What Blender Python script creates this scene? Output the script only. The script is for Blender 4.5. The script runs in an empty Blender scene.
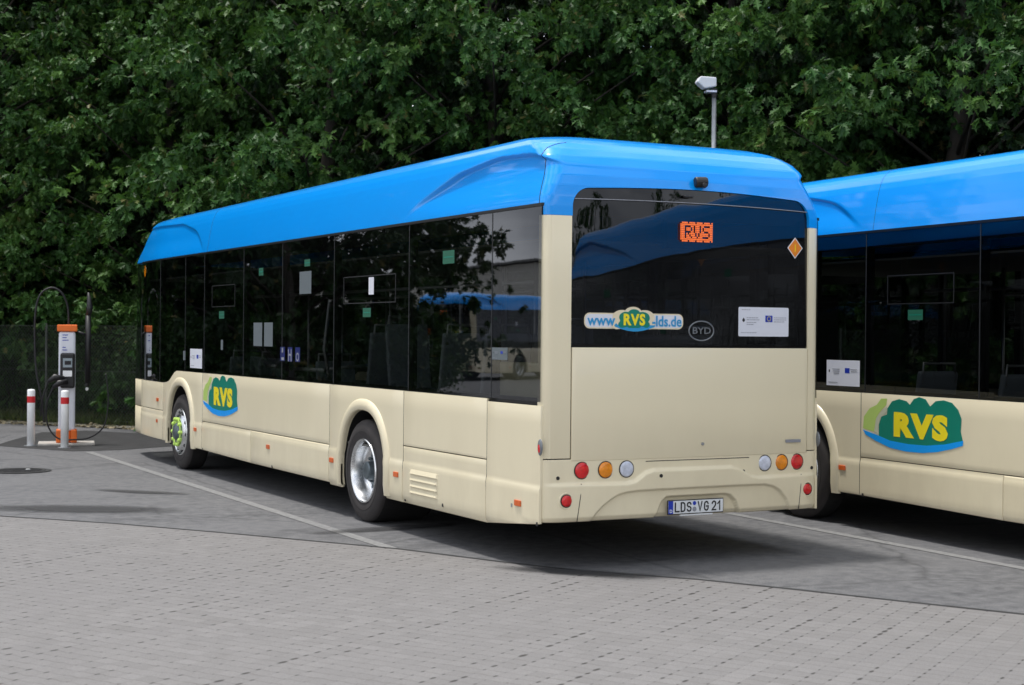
import bpy, bmesh, math, random
import numpy as np
from mathutils import Vector, Matrix
R = math.radians
random.seed(7); rng = np.random.default_rng(11)
scene = bpy.context.scene
COL = scene.collection

# ------------------------------------------------------------------ camera
CAM = (-5.5259, -9.822, 1.7596); YAW, PITCH, ROLL, FPX = .4902, -.005, .0089, 1535.085
cd = bpy.data.cameras.new("camera"); cam = bpy.data.objects.new("camera", cd); COL.objects.link(cam)
f = Vector((math.sin(YAW)*math.cos(PITCH), math.cos(YAW)*math.cos(PITCH), math.sin(PITCH)))
r = Vector((math.cos(YAW), -math.sin(YAW), 0)); u = r.cross(f)
r2 = r*math.cos(ROLL)+u*math.sin(ROLL); u2 = -r*math.sin(ROLL)+u*math.cos(ROLL)
m = Matrix((r2, u2, -f)).transposed().to_4x4(); m.translation = Vector(CAM)
cam.matrix_world = m
cd.sensor_width = 36; cd.lens = 36*FPX/1024; cd.clip_end = 2000; cd.clip_start = .1
cd.dof.use_dof = True; cd.dof.focus_distance = 14.0; cd.dof.aperture_fstop = 3.6
scene.camera = cam

# ------------------------------------------------------------------ world, sun, exposure
SUN_EL, SUN_AZ = R(76), R(-38)       # azimuth: from +Y towards +X, where the sun stands
world = bpy.data.worlds.new("World"); scene.world = world; world.use_nodes = True
nt = world.node_tree; nt.nodes.clear()
def wn(t, **k):
    n = nt.nodes.new(t)
    for a, b in k.items(): setattr(n, a, b)
    return n
sky = wn('ShaderNodeTexSky', sky_type='NISHITA', sun_disc=False, sun_elevation=SUN_EL, sun_rotation=SUN_AZ)
tc = wn('ShaderNodeTexCoord'); mp = wn('ShaderNodeMapping'); mp.inputs['Scale'].default_value = (1, 1, 2.6)
n1 = wn('ShaderNodeTexNoise'); n1.inputs['Scale'].default_value = 2.3; n1.inputs['Detail'].default_value = 7; n1.inputs['Roughness'].default_value = .56
n1.inputs['Distortion'].default_value = .3
n2 = wn('ShaderNodeTexNoise'); n2.inputs['Scale'].default_value = 3.4; n2.inputs['Detail'].default_value = 5
mp2 = wn('ShaderNodeMapping'); mp2.inputs['Location'].default_value = (4.3, 1.7, 2.2); mp2.inputs['Scale'].default_value = (1, 1, 2.2)
cov = wn('ShaderNodeValToRGB'); cov.color_ramp.elements[0].position = .36; cov.color_ramp.elements[1].position = .47
shade = wn('ShaderNodeValToRGB'); shade.color_ramp.elements[0].position = .38; shade.color_ramp.elements[0].color = (3.3, 3.5, 3.9, 1)
shade.color_ramp.elements[1].position = .62; shade.color_ramp.elements[1].color = (11.5, 11.7, 12, 1)
mix = wn('ShaderNodeMix', data_type='RGBA')
bg = wn('ShaderNodeBackground'); bg.inputs['Strength'].default_value = .11
wo = wn('ShaderNodeOutputWorld')
L = nt.links.new
L(tc.outputs['Generated'], mp.inputs[0]); L(mp.outputs[0], n1.inputs['Vector'])
L(tc.outputs['Generated'], mp2.inputs[0]); L(mp2.outputs[0], n2.inputs['Vector'])
L(n1.outputs['Fac'], cov.inputs[0]); L(n2.outputs['Fac'], shade.inputs[0])
L(cov.outputs[0], mix.inputs[0]); L(sky.outputs[0], mix.inputs[6]); L(shade.outputs[0], mix.inputs[7])
L(mix.outputs[2], bg.inputs[0]); L(bg.outputs[0], wo.inputs[0])
sd = bpy.data.lights.new("sun", 'SUN'); sd.energy = 2.3; sd.angle = R(6); sd.color = (1, .965, .91)
sun = bpy.data.objects.new("sun", sd); COL.objects.link(sun)
sv = Vector((math.sin(SUN_AZ)*math.cos(SUN_EL), math.cos(SUN_AZ)*math.cos(SUN_EL), math.sin(SUN_EL)))
sun.rotation_euler = sv.to_track_quat('Z', 'Y').to_euler(); sun.location = (0, 0, 40)
vs = scene.view_settings; vs.view_transform = 'Standard'; vs.look = 'None'; vs.gamma = 1; vs.exposure = 0.52
vs.use_curve_mapping = False
scene.render.engine = 'CYCLES'
scene.cycles.max_bounces = 7; scene.cycles.transparent_max_bounces = 12
scene.cycles.diffuse_bounces = 3; scene.cycles.glossy_bounces = 4; scene.cycles.transmission_bounces = 4
scene.cycles.sample_clamp_indirect = 6

# ------------------------------------------------------------------ materials
class NT:
    def __init__(s, name):
        s.m = bpy.data.materials.new(name); s.m.use_nodes = True; s.t = s.m.node_tree
        s.b = s.t.nodes['Principled BSDF']; s.o = s.t.nodes['Material Output']
    def n(s, t, ins=None, **k):
        q = s.t.nodes.new(t)
        for a, b in k.items(): setattr(q, a, b)
        for a, b in (ins or {}).items():
            if hasattr(b, 'is_linked') or isinstance(b, bpy.types.NodeSocket): s.t.links.new(b, q.inputs[a])
            else: q.inputs[a].default_value = b
        return q
    def l(s, a, b): s.t.links.new(a, b)
    def math(s, op, a, b=0.0, c=None):
        ins = {0: a, 1: b}
        if c is not None: ins[2] = c
        return s.n('ShaderNodeMath', ins, operation=op).outputs[0]
    def noise(s, vec, scale, detail=4, rough=.5, dist=0):
        return s.n('ShaderNodeTexNoise', {'Vector': vec, 'Scale': scale, 'Detail': detail, 'Roughness': rough, 'Distortion': dist}).outputs['Fac']
    def ramp(s, fac, stops):
        q = s.n('ShaderNodeValToRGB', {0: fac}); e = q.color_ramp.elements
        while len(e) < len(stops): e.new(.5)
        for i, (p, c) in enumerate(stops):
            e[i].position = p; e[i].color = (c, c, c, 1) if not hasattr(c, '__len__') else (*c, 1)
        return q.outputs[0]
    def mix(s, fac, a, b, blend='MIX'):
        q = s.n('ShaderNodeMix', data_type='RGBA', blend_type=blend)
        for i, v in ((0, fac), (6, a), (7, b)):
            if isinstance(v, bpy.types.NodeSocket): s.l(v, q.inputs[i])
            else: q.inputs[i].default_value = v if i == 0 else (*v, 1)
        return q.outputs[2]
    def bump(s, h, strength, dist):
        q = s.n('ShaderNodeBump', {'Height': h, 'Strength': strength, 'Distance': dist}); s.l(q.outputs[0], s.b.inputs['Normal'])
def sset(b, **k):
    for a, v in k.items(): b.inputs[a.replace('_', ' ')].default_value = v

def simple(name, col, rough=.5, metal=0, spec=.5, var=.06, vscale=3., coat=0, bump=0):
    q = NT(name); co = q.n('ShaderNodeTexCoord').outputs['Object']
    nz = q.noise(co, vscale, 5, .6)
    c = q.mix(q.ramp(nz, [(.3, 0), (.7, 1)]), tuple(x*(1-var) for x in col), tuple(min(1, x*(1+var)) for x in col))
    q.l(c, q.b.inputs['Base Color'])
    rr = q.n('ShaderNodeMapRange', {0: q.noise(co, vscale*4, 4), 3: max(0, rough*(1-.2)), 4: min(1, rough*(1+.2))}).outputs[0]
    q.l(rr, q.b.inputs['Roughness'])
    q.b.inputs['Metallic'].default_value = metal; q.b.inputs['Specular IOR Level'].default_value = spec
    q.b.inputs['Coat Weight'].default_value = coat; q.b.inputs['Coat Roughness'].default_value = .04
    if bump: q.bump(q.noise(co, vscale*8, 3), bump, .002)
    return q.m

def paint(name, col, dirt, rough=.32, coat=.5, wav=.0):
    q = NT(name); co = q.n('ShaderNodeTexCoord').outputs['Object']
    sep = q.n('ShaderNodeSeparateXYZ', {0: co})
    z = sep.outputs[2]
    sm = q.n('ShaderNodeMapping', {'Vector': co, 'Scale': (1.2, 1.2, .45)}).outputs[0]
    streak = q.noise(sm, 2.2, 6, .65)
    low = q.n('ShaderNodeMapRange', {0: z, 1: 1.15, 2: .28, 3: .0, 4: 1.0}).outputs[0]     # road film grows towards the skirt
    film = q.math('MULTIPLY', q.math('ADD', q.math('MULTIPLY', low, .34), .05), q.ramp(streak, [(.32, 0), (.75, 1)]))
    film = q.math('MINIMUM', film, .6)
    c = q.mix(film, col, dirt)
    q.l(c, q.b.inputs['Base Color'])
    q.l(q.math('ADD', rough, q.math('MULTIPLY', film, .25)), q.b.inputs['Roughness'])
    sset(q.b, Coat_Weight=coat, Coat_Roughness=.05)
    if wav:
        q.bump(q.noise(co, 1.1, 2, .4), wav, .05)
        q.l(q.t.nodes[-1].outputs[0], q.b.inputs['Coat Normal'])
    return q.m

M = {}
M['cream'] = paint('cream_paint', (.82, .735, .53), (.50, .42, .28), .35, .3, .05)
M['blue'] = paint('blue_paint', (.0, .32, .95), (.01, .30, .84), .3, .8, .16)
M['blue'].node_tree.nodes['Principled BSDF'].inputs['Specular IOR Level'].default_value = .15
M['black'] = simple('black_frame', (.008, .008, .009), .35)
M['chassis'] = simple('chassis_black', (.012, .012, .013), .8, bump=.3)
M['rubber'] = simple('tyre_rubber', (.032, .028, .028), .78, var=.3, vscale=6, bump=.3)
M['tread'] = simple('tyre_tread', (.014, .013, .013), .9, var=.3, vscale=9)
M['polished'] = simple('polished_aluminium', (.80, .81, .82), .26, metal=1, var=.05, vscale=5)
M['hubmetal'] = simple('hub_metal', (.14, .17, .19), .45, metal=.7, var=.3, vscale=14)
M['lime'] = simple('lime_plastic', (.55, .80, .16), .45)
M['red'] = simple('red_lens', (.62, .008, .012), .18, coat=.6, vscale=16, var=.35, bump=1)
M['amber'] = simple('amber_lens', (.85, .26, .004), .2, coat=.6, vscale=16, var=.25, bump=1)
M['amberdk'] = simple('amber_marker_lens', (.70, .12, .01), .3, coat=.5)
M['clearlens'] = simple('clear_lens', (.60, .64, .76), .22, coat=.7, vscale=16, var=.3, bump=1)
M['white'] = simple('white_sticker', (.74, .76, .84), .45, var=.02)
M['paper'] = simple('paper_dimmed_as_through_glass', (.125, .15, .165), .7, var=.05)  # lies outside the pane; dimming by tinted glass is put into its colour
M['green'] = simple('exit_green', (.015, .12, .07), .5)
M['logogreen'] = simple('logo_green', (.0, .215, .15), .35, var=.03)
M['logolime'] = simple('logo_lime', (.48, .66, .17), .35, var=.03)
M['logopale'] = simple('logo_pale', (.56, .58, .44), .35, var=.03)
M['logoblue'] = simple('logo_blue', (.0, .34, .95), .3, var=.03)
M['yellow'] = simple('letter_yellow', (.92, .76, .02), .35, var=.03)
M['symblue'] = simple('symbol_blue', (.006, .015, .13), .4)
M['euroblue'] = simple('flag_blue', (.01, .04, .42), .4)
M['cyan'] = simple('letter_blue', (.02, .30, .62), .4)
M['platewhite'] = simple('plate_white', (.72, .75, .78), .35)
M['ink'] = simple('black_ink', (.012, .012, .015), .5)
M['greyink'] = simple('grey_ink', (.28, .29, .33), .5)
M['ventgrey'] = simple('vent_frame_grey', (.018, .018, .020), .4)
M['emblem'] = simple('emblem_silver', (.20, .215, .235), .3, metal=.3)
M['peach'] = simple('sticker_border', (.80, .70, .50), .45)
M['orange'] = simple('sign_orange', (.86, .25, .01), .4)
M['seat'] = simple('seat_shell', (.34, .38, .42), .5)
M['seatfab'] = simple('seat_fabric', (.03, .045, .09), .9, var=.3, vscale=20)
M['interior'] = simple('interior_panel', (.16, .16, .15), .6)
M['olive'] = simple('interior_olive_panel', (.72, .68, .46), .6)
M['rail'] = simple('grab_rail', (.5, .5, .5), .3, metal=.8)
M['post'] = simple('white_post_paint', (.93, .94, .96), .4, var=.05, vscale=6)
M['redband'] = simple('red_reflective_band', (.62, .012, .02), .4)
M['chorange'] = simple('charger_orange', (.85, .17, .02), .45)
M['chwhite'] = simple('charger_white', (.76, .78, .86), .4, var=.05)
M['blackplastic'] = simple('black_plastic', (.012, .012, .014), .45)
M['cable'] = simple('cable_rubber', (.012, .012, .014), .55)
M['screen'] = simple('display_grey', (.30, .36, .40), .2)
M['galv'] = simple('galvanised_steel', (.36, .38, .40), .45, metal=.7, var=.15, vscale=10)
M['lampwhite'] = simple('lamp_housing', (.74, .76, .78), .4)
M['concrete'] = simple('concrete_pad', (.42, .40, .37), .9, var=.15, vscale=8, bump=.4)
M['iron'] = simple('cast_iron', (.025, .025, .027), .7, var=.3, vscale=20, bump=.4)
M['bark'] = simple('oak_bark', (.028, .023, .018), .95, var=.4, vscale=5, bump=1)
M['hallwall'] = simple('hall_cladding', (.62, .60, .56), .8, var=.08)
M['hallroof'] = simple('hall_roof', (.20, .20, .20), .7)
# lit matrix display
q = NT('display_glow'); sset(q.b, Base_Color=(.5, .1, .02, 1), Emission_Color=(1, .18, .03, 1), Emission_Strength=.5); M['led'] = q.m
# tinted glass
def tint(name, t, wob):
    q = NT(name); q.t.nodes.remove(q.b)
    co = q.n('ShaderNodeTexCoord').outputs['Object']
    bp = q.n('ShaderNodeBump', {'Height': q.noise(co, 1.3, 2, .4), 'Strength': wob, 'Distance': .02}).outputs[0]
    gl = q.n('ShaderNodeBsdfGlossy', {'Color': (.93, .95, 1, 1), 'Roughness': .012, 'Normal': bp})
    tr = q.n('ShaderNodeBsdfTransparent', {'Color': (*t, 1)})
    inc = q.n('ShaderNodeNewGeometry').outputs['Incoming']
    cs = q.math('ABSOLUTE', q.n('ShaderNodeVectorMath', {0: inc, 1: bp}, operation='DOT_PRODUCT').outputs['Value'])
    fr = q.math('ADD', .06, q.math('MULTIPLY', 1.05, q.math('POWER', q.math('SUBTRACT', 1.0, q.math('MINIMUM', cs, 1.)), 3.5)))
    mx = q.n('ShaderNodeMixShader', {0: fr, 1: tr.outputs[0], 2: gl.outputs[0]})
    q.l(mx.outputs[0], q.o.inputs[0]); return q.m
M['glass'] = tint('tinted_glass', (.27, .28, .28), .05)
M['rearglass'] = tint('dark_rear_glass', (.16, .165, .17), .30)
M['clearglass'] = tint('windscreen_glass', (.5, .52, .52), .10)

# ground surfaces
def asphalt():
    q = NT('asphalt'); co = q.n('ShaderNodeTexCoord').outputs['Object']
    fine = q.noise(co, 130, 3, .7); mid = q.noise(co, 9, 5, .6)
    big = q.noise(q.n('ShaderNodeMapping', {'Vector': co, 'Rotation': (0, 0, R(-32)), 'Scale': (.35, 1.2, 1)}).outputs[0], .8, 5, .6, .6)
    c = q.mix(q.ramp(big, [(.3, 0), (.7, 1)]), (.080, .081, .087), (.135, .135, .141))
    c = q.mix(q.ramp(mid, [(.35, 0), (.72, 1)]), c, (.165, .165, .170)); 
    c2 = q.mix(q.ramp(fine, [(.35, 0), (.65, 1)]), (.5, .5, .5), (1.5, 1.5, 1.5))
    c = q.mix(1., c, c2, 'MULTIPLY')
    # stains and hairline cracks
    st = q.ramp(q.noise(q.n('ShaderNodeMapping', {'Vector': co, 'Location': (3.3, 1.2, 0), 'Scale': (.5, 1, 1)}).outputs[0], 1.1, 4, .6), [(.58, 0), (.68, .55)])
    c = q.mix(st, c, (.055, .055, .06))
    vo = q.n('ShaderNodeTexVoronoi', {'Vector': q.n('ShaderNodeMapping', {'Vector': q.n('ShaderNodeMix', {0: .06, 4: co, 5: q.n('ShaderNodeTexNoise', {'Vector': co, 'Scale': 2.}).outputs['Color']}, data_type='VECTOR').outputs[1], 'Scale': (.22, .3, 1)}).outputs[0], 'Scale': 1.}, feature='DISTANCE_TO_EDGE')
    cr = q.ramp(vo.outputs['Distance'], [(.0, 1), (.006, 0)])
    c = q.mix(q.math('MULTIPLY', cr, .4), c, (.03, .03, .032))
    q.l(c, q.b.inputs['Base Color']); sset(q.b, Roughness=.88, Specular_IOR_Level=.3)
    q.bump(q.math('ADD', fine, q.math('MULTIPLY', mid, .8)), .5, .004); return q.m
M['asphalt'] = asphalt()
def asphalt_dark():
    q = NT('dark_asphalt_patch'); co = q.n('ShaderNodeTexCoord').outputs['Object']
    fine = q.noise(co, 120, 3, .7)
    c = q.mix(q.ramp(q.noise(co, 4, 5), [(.3, 0), (.7, 1)]), (.020, .020, .021), (.034, .034, .036))
    c = q.mix(1., c, q.mix(q.ramp(fine, [(.3, 0), (.7, 1)]), (.7,)*3, (1.4,)*3), 'MULTIPLY')
    q.l(c, q.b.inputs['Base Color']); sset(q.b, Roughness=.9); q.bump(fine, .5, .004); return q.m
M['asphaltdark'] = asphalt_dark()
def paver():
    q = NT('concrete_block_paving'); co = q.n('ShaderNodeTexCoord').outputs['Object']
    wob = q.n('ShaderNodeMix', {0: .012, 4: co, 5: q.n('ShaderNodeTexNoise', {'Vector': co, 'Scale': 1.5}).outputs['Color']}, data_type='VECTOR').outputs[1]
    s = q.n('ShaderNodeSeparateXYZ', {0: q.n('ShaderNodeMapping', {'Vector': wob, 'Rotation': (0, 0, R(-32.5))}).outputs[0]})
    uu = q.math('DIVIDE', s.outputs[0], .102); vv = q.math('DIVIDE', s.outputs[1], .124)
    cu = q.math('FLOOR', uu); cv = q.math('FLOOR', vv)
    # the long sides of interlocking blocks are slightly waved
    fv = q.math('SUBTRACT', vv, cv)
    wave = q.math('MULTIPLY', q.math('SINE', q.math('MULTIPLY', fv, 6.2832)), .05)
    uu2 = q.math('ADD', uu, wave); cu = q.math('FLOOR', uu2); fu = q.math('SUBTRACT', uu2, cu)
    eu = q.math('MULTIPLY', q.math('SUBTRACT', .5, q.math('ABSOLUTE', q.math('SUBTRACT', fu, .5))), .102)
    ev = q.math('MULTIPLY', q.math('SUBTRACT', .5, q.math('ABSOLUTE', q.math('SUBTRACT', fv, .5))), .124)
    e = q.math('MINIMUM', eu, q.math('ADD', ev, .0022))
    joint = q.ramp(q.math('MULTIPLY', e, 100), [(.18, 1), (.38, 0)])     # edge distance in cm
    dd = q.math('SQRT', q.math('ADD', q.math('MULTIPLY', q.math('MULTIPLY', eu, eu), .13), q.math('MULTIPLY', q.math('MULTIPLY', ev, ev), 1.)))
    cvec = q.n('ShaderNodeCombineXYZ', {0: q.math('ROUND', uu2), 1: q.math('ROUND', vv), 2: 0.})
    rnd = q.n('ShaderNodeTexWhiteNoise', {'Vector': cvec.outputs[0]}).outputs['Value']
    rowr = q.n('ShaderNodeTexWhiteNoise', {'Vector': q.n('ShaderNodeCombineXYZ', {0: 7.3, 1: q.math('ROUND', vv), 2: 2.}).outputs[0]}).outputs['Value']
    rad = q.math('ADD', .0015, q.math('MULTIPLY', q.math('MULTIPLY', q.math('MULTIPLY', rnd, q.math('ADD', rowr, .35)), q.ramp(q.noise(co, .45, 3), [(.35, .5), (.65, 1)])), .017))
    dot = q.ramp(q.math('DIVIDE', dd, rad), [(.55, 1), (1.0, 0)])
    bvec = q.n('ShaderNodeCombineXYZ', {0: cu, 1: cv, 2: 1.})
    br = q.n('ShaderNodeTexWhiteNoise', {'Vector': bvec.outputs[0]}).outputs['Value']
    big = q.noise(co, .55, 5, .6, .5); mid = q.noise(co, 3.5, 5, .6); fine = q.noise(co, 160, 3, .75)
    c = q.mix(br, (.178, .172, .170), (.212, .205, .203))
    c = q.mix(q.ramp(big, [(.3, 0), (.7, .85)]), c, (.186, .180, .180))
    c = q.mix(q.ramp(mid, [(.55, 0), (.8, .4)]), c, (.140, .134, .130))
    c = q.mix(1., c, q.mix(q.ramp(fine, [(.3, 0), (.7, 1)]), (.78,)*3, (1.2,)*3), 'MULTIPLY')
    jm = q.ramp(q.noise(co, 7, 4, .6), [(.38, .15), (.62, .75)])
    c = q.mix(q.math('MULTIPLY', joint, jm), c, (.085, .078, .07))
    c = q.mix(q.math('MULTIPLY', dot, .9), c, (.035, .032, .03))
    q.l(c, q.b.inputs['Base Color']); sset(q.b, Roughness=.9, Specular_IOR_Level=.3)
    h = q.math('SUBTRACT', q.math('MULTIPLY', fine, .25), q.math('ADD', joint, dot))
    q.bump(q.math('ADD', h, q.math('MULTIPLY', br, .5)), .6, .003); return q.m
M['paver'] = paver()
def linepaint():
    q = NT('worn_line_paint'); co = q.n('ShaderNodeTexCoord').outputs['Object']
    w = q.ramp(q.noise(co, 22, 6, .75), [(.40, 0), (.66, .85)])
    c = q.mix(w, (.235, .235, .235), (.12, .12, .124)); q.l(c, q.b.inputs['Base Color']); sset(q.b, Roughness=.85); return q.m
M['line'] = linepaint()
def soil():
    q = NT('soil_and_grass'); co = q.n('ShaderNodeTexCoord').outputs['Object']
    c = q.mix(q.ramp(q.noise(co, 2.5, 6, .7), [(.35, 0), (.65, 1)]), (.035, .028, .02), (.05, .065, .02))
    c = q.mix(q.ramp(q.noise(co, 30, 4, .7), [(.5, 0), (.7, .6)]), c, (.13, .115, .075))
    q.l(c, q.b.inputs['Base Color']); sset(q.b, Roughness=1); q.bump(q.noise(co, 25, 5), 1, .03); return q.m
M['soil'] = soil()
def verge():
    q = NT('dry_grit'); co = q.n('ShaderNodeTexCoord').outputs['Object']
    c = q.mix(q.ramp(q.noise(co, 14, 6, .75), [(.35, 0), (.65, 1)]), (.14, .13, .09), (.42, .40, .34))
    q.l(c, q.b.inputs['Base Color']); sset(q.b, Roughness=1); q.bump(q.noise(co, 30, 5), 1, .02); return q.m
M['verge'] = verge()
def leafmat(name, dark, lite, tip):
    q = NT(name); co = q.n('ShaderNodeTexCoord').outputs['Object']
    ri = q.n('ShaderNodeNewGeometry').outputs['Random Per Island']
    c = q.mix(ri, dark, lite)
    c = q.mix(q.ramp(q.noise(co, .55, 4, .6), [(.50, 0), (.70, .9)]), c, tip)
    rare = q.ramp(ri, [(.975, 0), (.985, .7)]); c = q.mix(rare, c, (.16, .12, .04))
    q.l(c, q.b.inputs['Base Color'])
    sset(q.b, Roughness=.5, Specular_IOR_Level=.28)
    tr = q.n('ShaderNodeBsdfTranslucent'); q.l(q.mix(.5, c, (.10, .20, .02)), tr.inputs[0])
    mx = q.n('ShaderNodeMixShader', {0: .22, 1: q.b.outputs[0], 2: tr.outputs[0]}); q.l(mx.outputs[0], q.o.inputs[0]); return q.m
M['leaf'] = leafmat('oak_leaves', (.020, .060, .014), (.052, .145, .030), (.125, .245, .050))
M['shadeleaf'] = leafmat('shade_toned_leaves', (.008, .024, .009), (.018, .045, .015), (.024, .055, .018))  # lack of light deep in the wood painted into the leaf colour
M['bushleaf'] = leafmat('bush_leaves', (.022, .06, .014), (.05, .115, .026), (.09, .16, .035))
M['grass'] = leafmat('grass_blades', (.05, .08, .02), (.10, .13, .04), (.20, .18, .08))

# ------------------------------------------------------------------ helpers
def tag(o, label=None, cat=None, group=None, kind=None):
    for k, v in (('label', label), ('category', cat), ('group', group), ('kind', kind)):
        if v: o[k] = v
    return o
def empty(name, loc=(0, 0, 0), rz=0, **k):
    o = bpy.data.objects.new(name, None); o.empty_display_size = .3; COL.objects.link(o)
    o.location = loc; o.rotation_euler = (0, 0, rz); return tag(o, **k)
def link(name, me, mat, parent=None, smooth=False, bevel=0):
    if mat is not None: me.materials.append(mat if not isinstance(mat, str) else M[mat])
    if smooth: me.polygons.foreach_set('use_smooth', [True]*len(me.polygons))
    o = bpy.data.objects.new(name, me); COL.objects.link(o)
    if parent: o.parent = parent
    if bevel:
        b = o.modifiers.new('bevel', 'BEVEL'); b.width = bevel; b.segments = 2; b.limit_method = 'ANGLE'; b.angle_limit = R(35)
    return o
class MB:
    OFF = Vector((0, 0, 0))
    def __init__(s): s.v = []; s.f = []
    def add(s, vs, fs):
        n = len(s.v); s.v += [tuple(v) for v in vs]; s.f += [tuple(i+n for i in q) for q in fs]; return s
    def box(s, x0, x1, y0, y1, z0, z1):
        return s.add([(x, y, z) for x in (x0, x1) for y in (y0, y1) for z in (z0, z1)],
                     [(0, 1, 3, 2), (4, 6, 7, 5), (0, 4, 5, 1), (2, 3, 7, 6), (0, 2, 6, 4), (1, 5, 7, 3)])
    def tube(s, pts, rad, n=8, cap=True):
        pts = [Vector(p) for p in pts]; N = len(pts); rad = rad if hasattr(rad, '__len__') else [rad]*N
        vs = []; up = None
        for i, p in enumerate(pts):
            t = (pts[min(i+1, N-1)]-pts[max(i-1, 0)]).normalized()
            if up is None: up = Vector((0, 0, 1)) if abs(t.z) < .9 else Vector((1, 0, 0))
            a = t.cross(up).normalized(); b = a.cross(t).normalized(); up = b
            for k in range(n):
                q = 2*math.pi*k/n; vs.append(p+(a*math.cos(q)+b*math.sin(q))*rad[i])
        fs = [(i*n+k, i*n+(k+1) % n, (i+1)*n+(k+1) % n, (i+1)*n+k) for i in range(N-1) for k in range(n)]
        if cap: fs += [tuple(range(n))[::-1], tuple((N-1)*n+k for k in range(n))]
        return s.add(vs, fs)
    def lathe(s, prof, c, axis='x', n=40, closed=False):
        """prof: (offset along axis, radius)"""
        vs = []
        for a, rr in prof:
            for k in range(n):
                q = 2*math.pi*k/n; p, w = rr*math.cos(q), rr*math.sin(q)
                vs.append({'x': (c[0]+a, c[1]+p, c[2]+w), 'y': (c[0]+p, c[1]+a, c[2]+w), 'z': (c[0]+p, c[1]+w, c[2]+a)}[axis])
        P = len(prof)
        fs = [(i*n+k, i*n+(k+1) % n, (i+1)*n+(k+1) % n, (i+1)*n+k) for i in range(P-1) for k in range(n)]
        if not closed: fs += [tuple(range(n))[::-1], tuple((P-1)*n+k for k in range(n))]
        return s.add(vs, fs)
    def prism(s, poly, fn, d):
        """poly: 2D points, fn(a,b,depth)->3D; front at depth 0, back at d"""
        n = len(poly); vs = [fn(a, b, 0) for a, b in poly]+[fn(a, b, d) for a, b in poly]
        return s.add(vs, [tuple(range(n)), tuple(range(2*n-1, n-1, -1))]+[(i, i+n, (i+1) % n+n, (i+1) % n) for i in range(n)])
    def ball(s, c, r3, n=10, m2=8):
        vs = []; 
        for i in range(m2+1):
            t = math.pi*i/m2
            for k in range(n):
                q = 2*math.pi*k/n
                vs.append((c[0]+r3[0]*math.sin(t)*math.cos(q), c[1]+r3[1]*math.sin(t)*math.sin(q), c[2]+r3[2]*math.cos(t)))
        return s.add(vs, [(i*n+k, i*n+(k+1) % n, (i+1)*n+(k+1) % n, (i+1)*n+k) for i in range(m2) for k in range(n)])
    def mesh(s, name, off=None):
        me = bpy.data.meshes.new(name); o = Vector(off or (0, 0, 0))
        me.from_pydata([Vector(v)+o for v in s.v], [], s.f); me.validate()
        bm = bmesh.new(); bm.from_mesh(me); bmesh.ops.remove_doubles(bm, verts=bm.verts, dist=1e-5)
        bmesh.ops.recalc_face_normals(bm, faces=bm.faces); bm.to_mesh(me); bm.free(); return me
    def build(s, name, mat, parent=None, smooth=False, bevel=0, off=None):
        return link(name, s.mesh(name, off), mat, parent, smooth, bevel)
def copy_tree(o, parent=None, skip=()):
    c = o.copy(); COL.objects.link(c); c.parent = parent
    for ch in list(o.children):
        copy_tree(ch, c)
    return c
def sstep(a, b, x):
    t = np.clip((x-a)/(b-a), 0, 1); return t*t*(3-2*t)
def text_mesh(txt, size, fn, thick=.001, bold=0, sx=1., align='CENTER', space=1.):
    """returns (verts, faces) of flat extruded letters laid out through fn(a,b,depth)"""
    cu = bpy.data.curves.new('t', 'FONT'); cu.body = txt; cu.size = size; cu.align_x = align; cu.align_y = 'CENTER'
    cu.offset = bold; cu.extrude = 0; cu.space_character = space; cu.resolution_u = 3
    ob = bpy.data.objects.new('t', cu); COL.objects.link(ob)
    dg = bpy.context.evaluated_depsgraph_get(); me = bpy.data.meshes.new_from_object(ob.evaluated_get(dg))
    vs = [fn(v.co.x*sx, v.co.y, 0) for v in me.vertices]; fs = [tuple(p.vertices) for p in me.polygons]
    bpy.data.objects.remove(ob); bpy.data.curves.remove(cu); bpy.data.meshes.remove(me)
    return vs, fs

# ------------------------------------------------------------------ ground
def sheet(name, poly, z, mat, kind='structure', label=None):
    me = bpy.data.meshes.new(name); me.from_pydata([(x, y, z) for x, y in poly], [], [tuple(range(len(poly)))])
    bm = bmesh.new(); bm.from_mesh(me); bmesh.ops.recalc_face_normals(bm, faces=bm.faces)
    for fc in bm.faces:
        if fc.normal.z < 0: fc.normal_flip()
    bm.to_mesh(me); bm.free()
    o = link(name, me, mat); tag(o, kind=kind); return o
sheet('ground', [(-400, -400), (400, -400), (400, 500), (-400, 500)], -.03, 'soil')
FD = Vector((.57, -.822)).normalized(); FN = Vector((FD.y*-1, FD.x)); FA = Vector((-.25, 20.15))
def fp(s, n=0): return FA+FD*s+FN*n
a0, a1 = fp(-90), fp(70)
sheet('asphalt_yard', [a0, a1, a1-FN*110, a0-FN*110], 0, 'asphalt')
edge = [(-2.96, 5.24), (-2.13, 4.25), (-1.45, 3.25), (-.44, 1.66), (.0, .66), (.30, .07), (.89, -.69), (1.25, -1.33), (1.60, -2.02), (1.98, -2.73)]
from_left = [(-44, 60), (-20, 27.5), (-8, 11.8)]
pe = from_left+edge+[(4.4, -7.6), (16, -30)]
sheet('paved_yard', pe+[(16, -70), (-70, -70), (-70, 60)], .004, 'paver')
mb = MB()
for (x0, y0), (x1, y1) in zip(pe[:-1], pe[1:]):       # dark tarred joint between asphalt and blocks
    d = Vector((x1-x0, y1-y0)).normalized(); n = Vector((-d.y, d.x))*.022
    mb.add([(x0-n.x, y0-n.y, .0065), (x1-n.x, y1-n.y, .0065), (x1+n.x, y1+n.y, .0065), (x0+n.x, y0+n.y, .0065)], [(0, 1, 2, 3)])
o = mb.build('paving_joint', 'asphaltdark'); tag(o, kind='structure')
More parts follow.
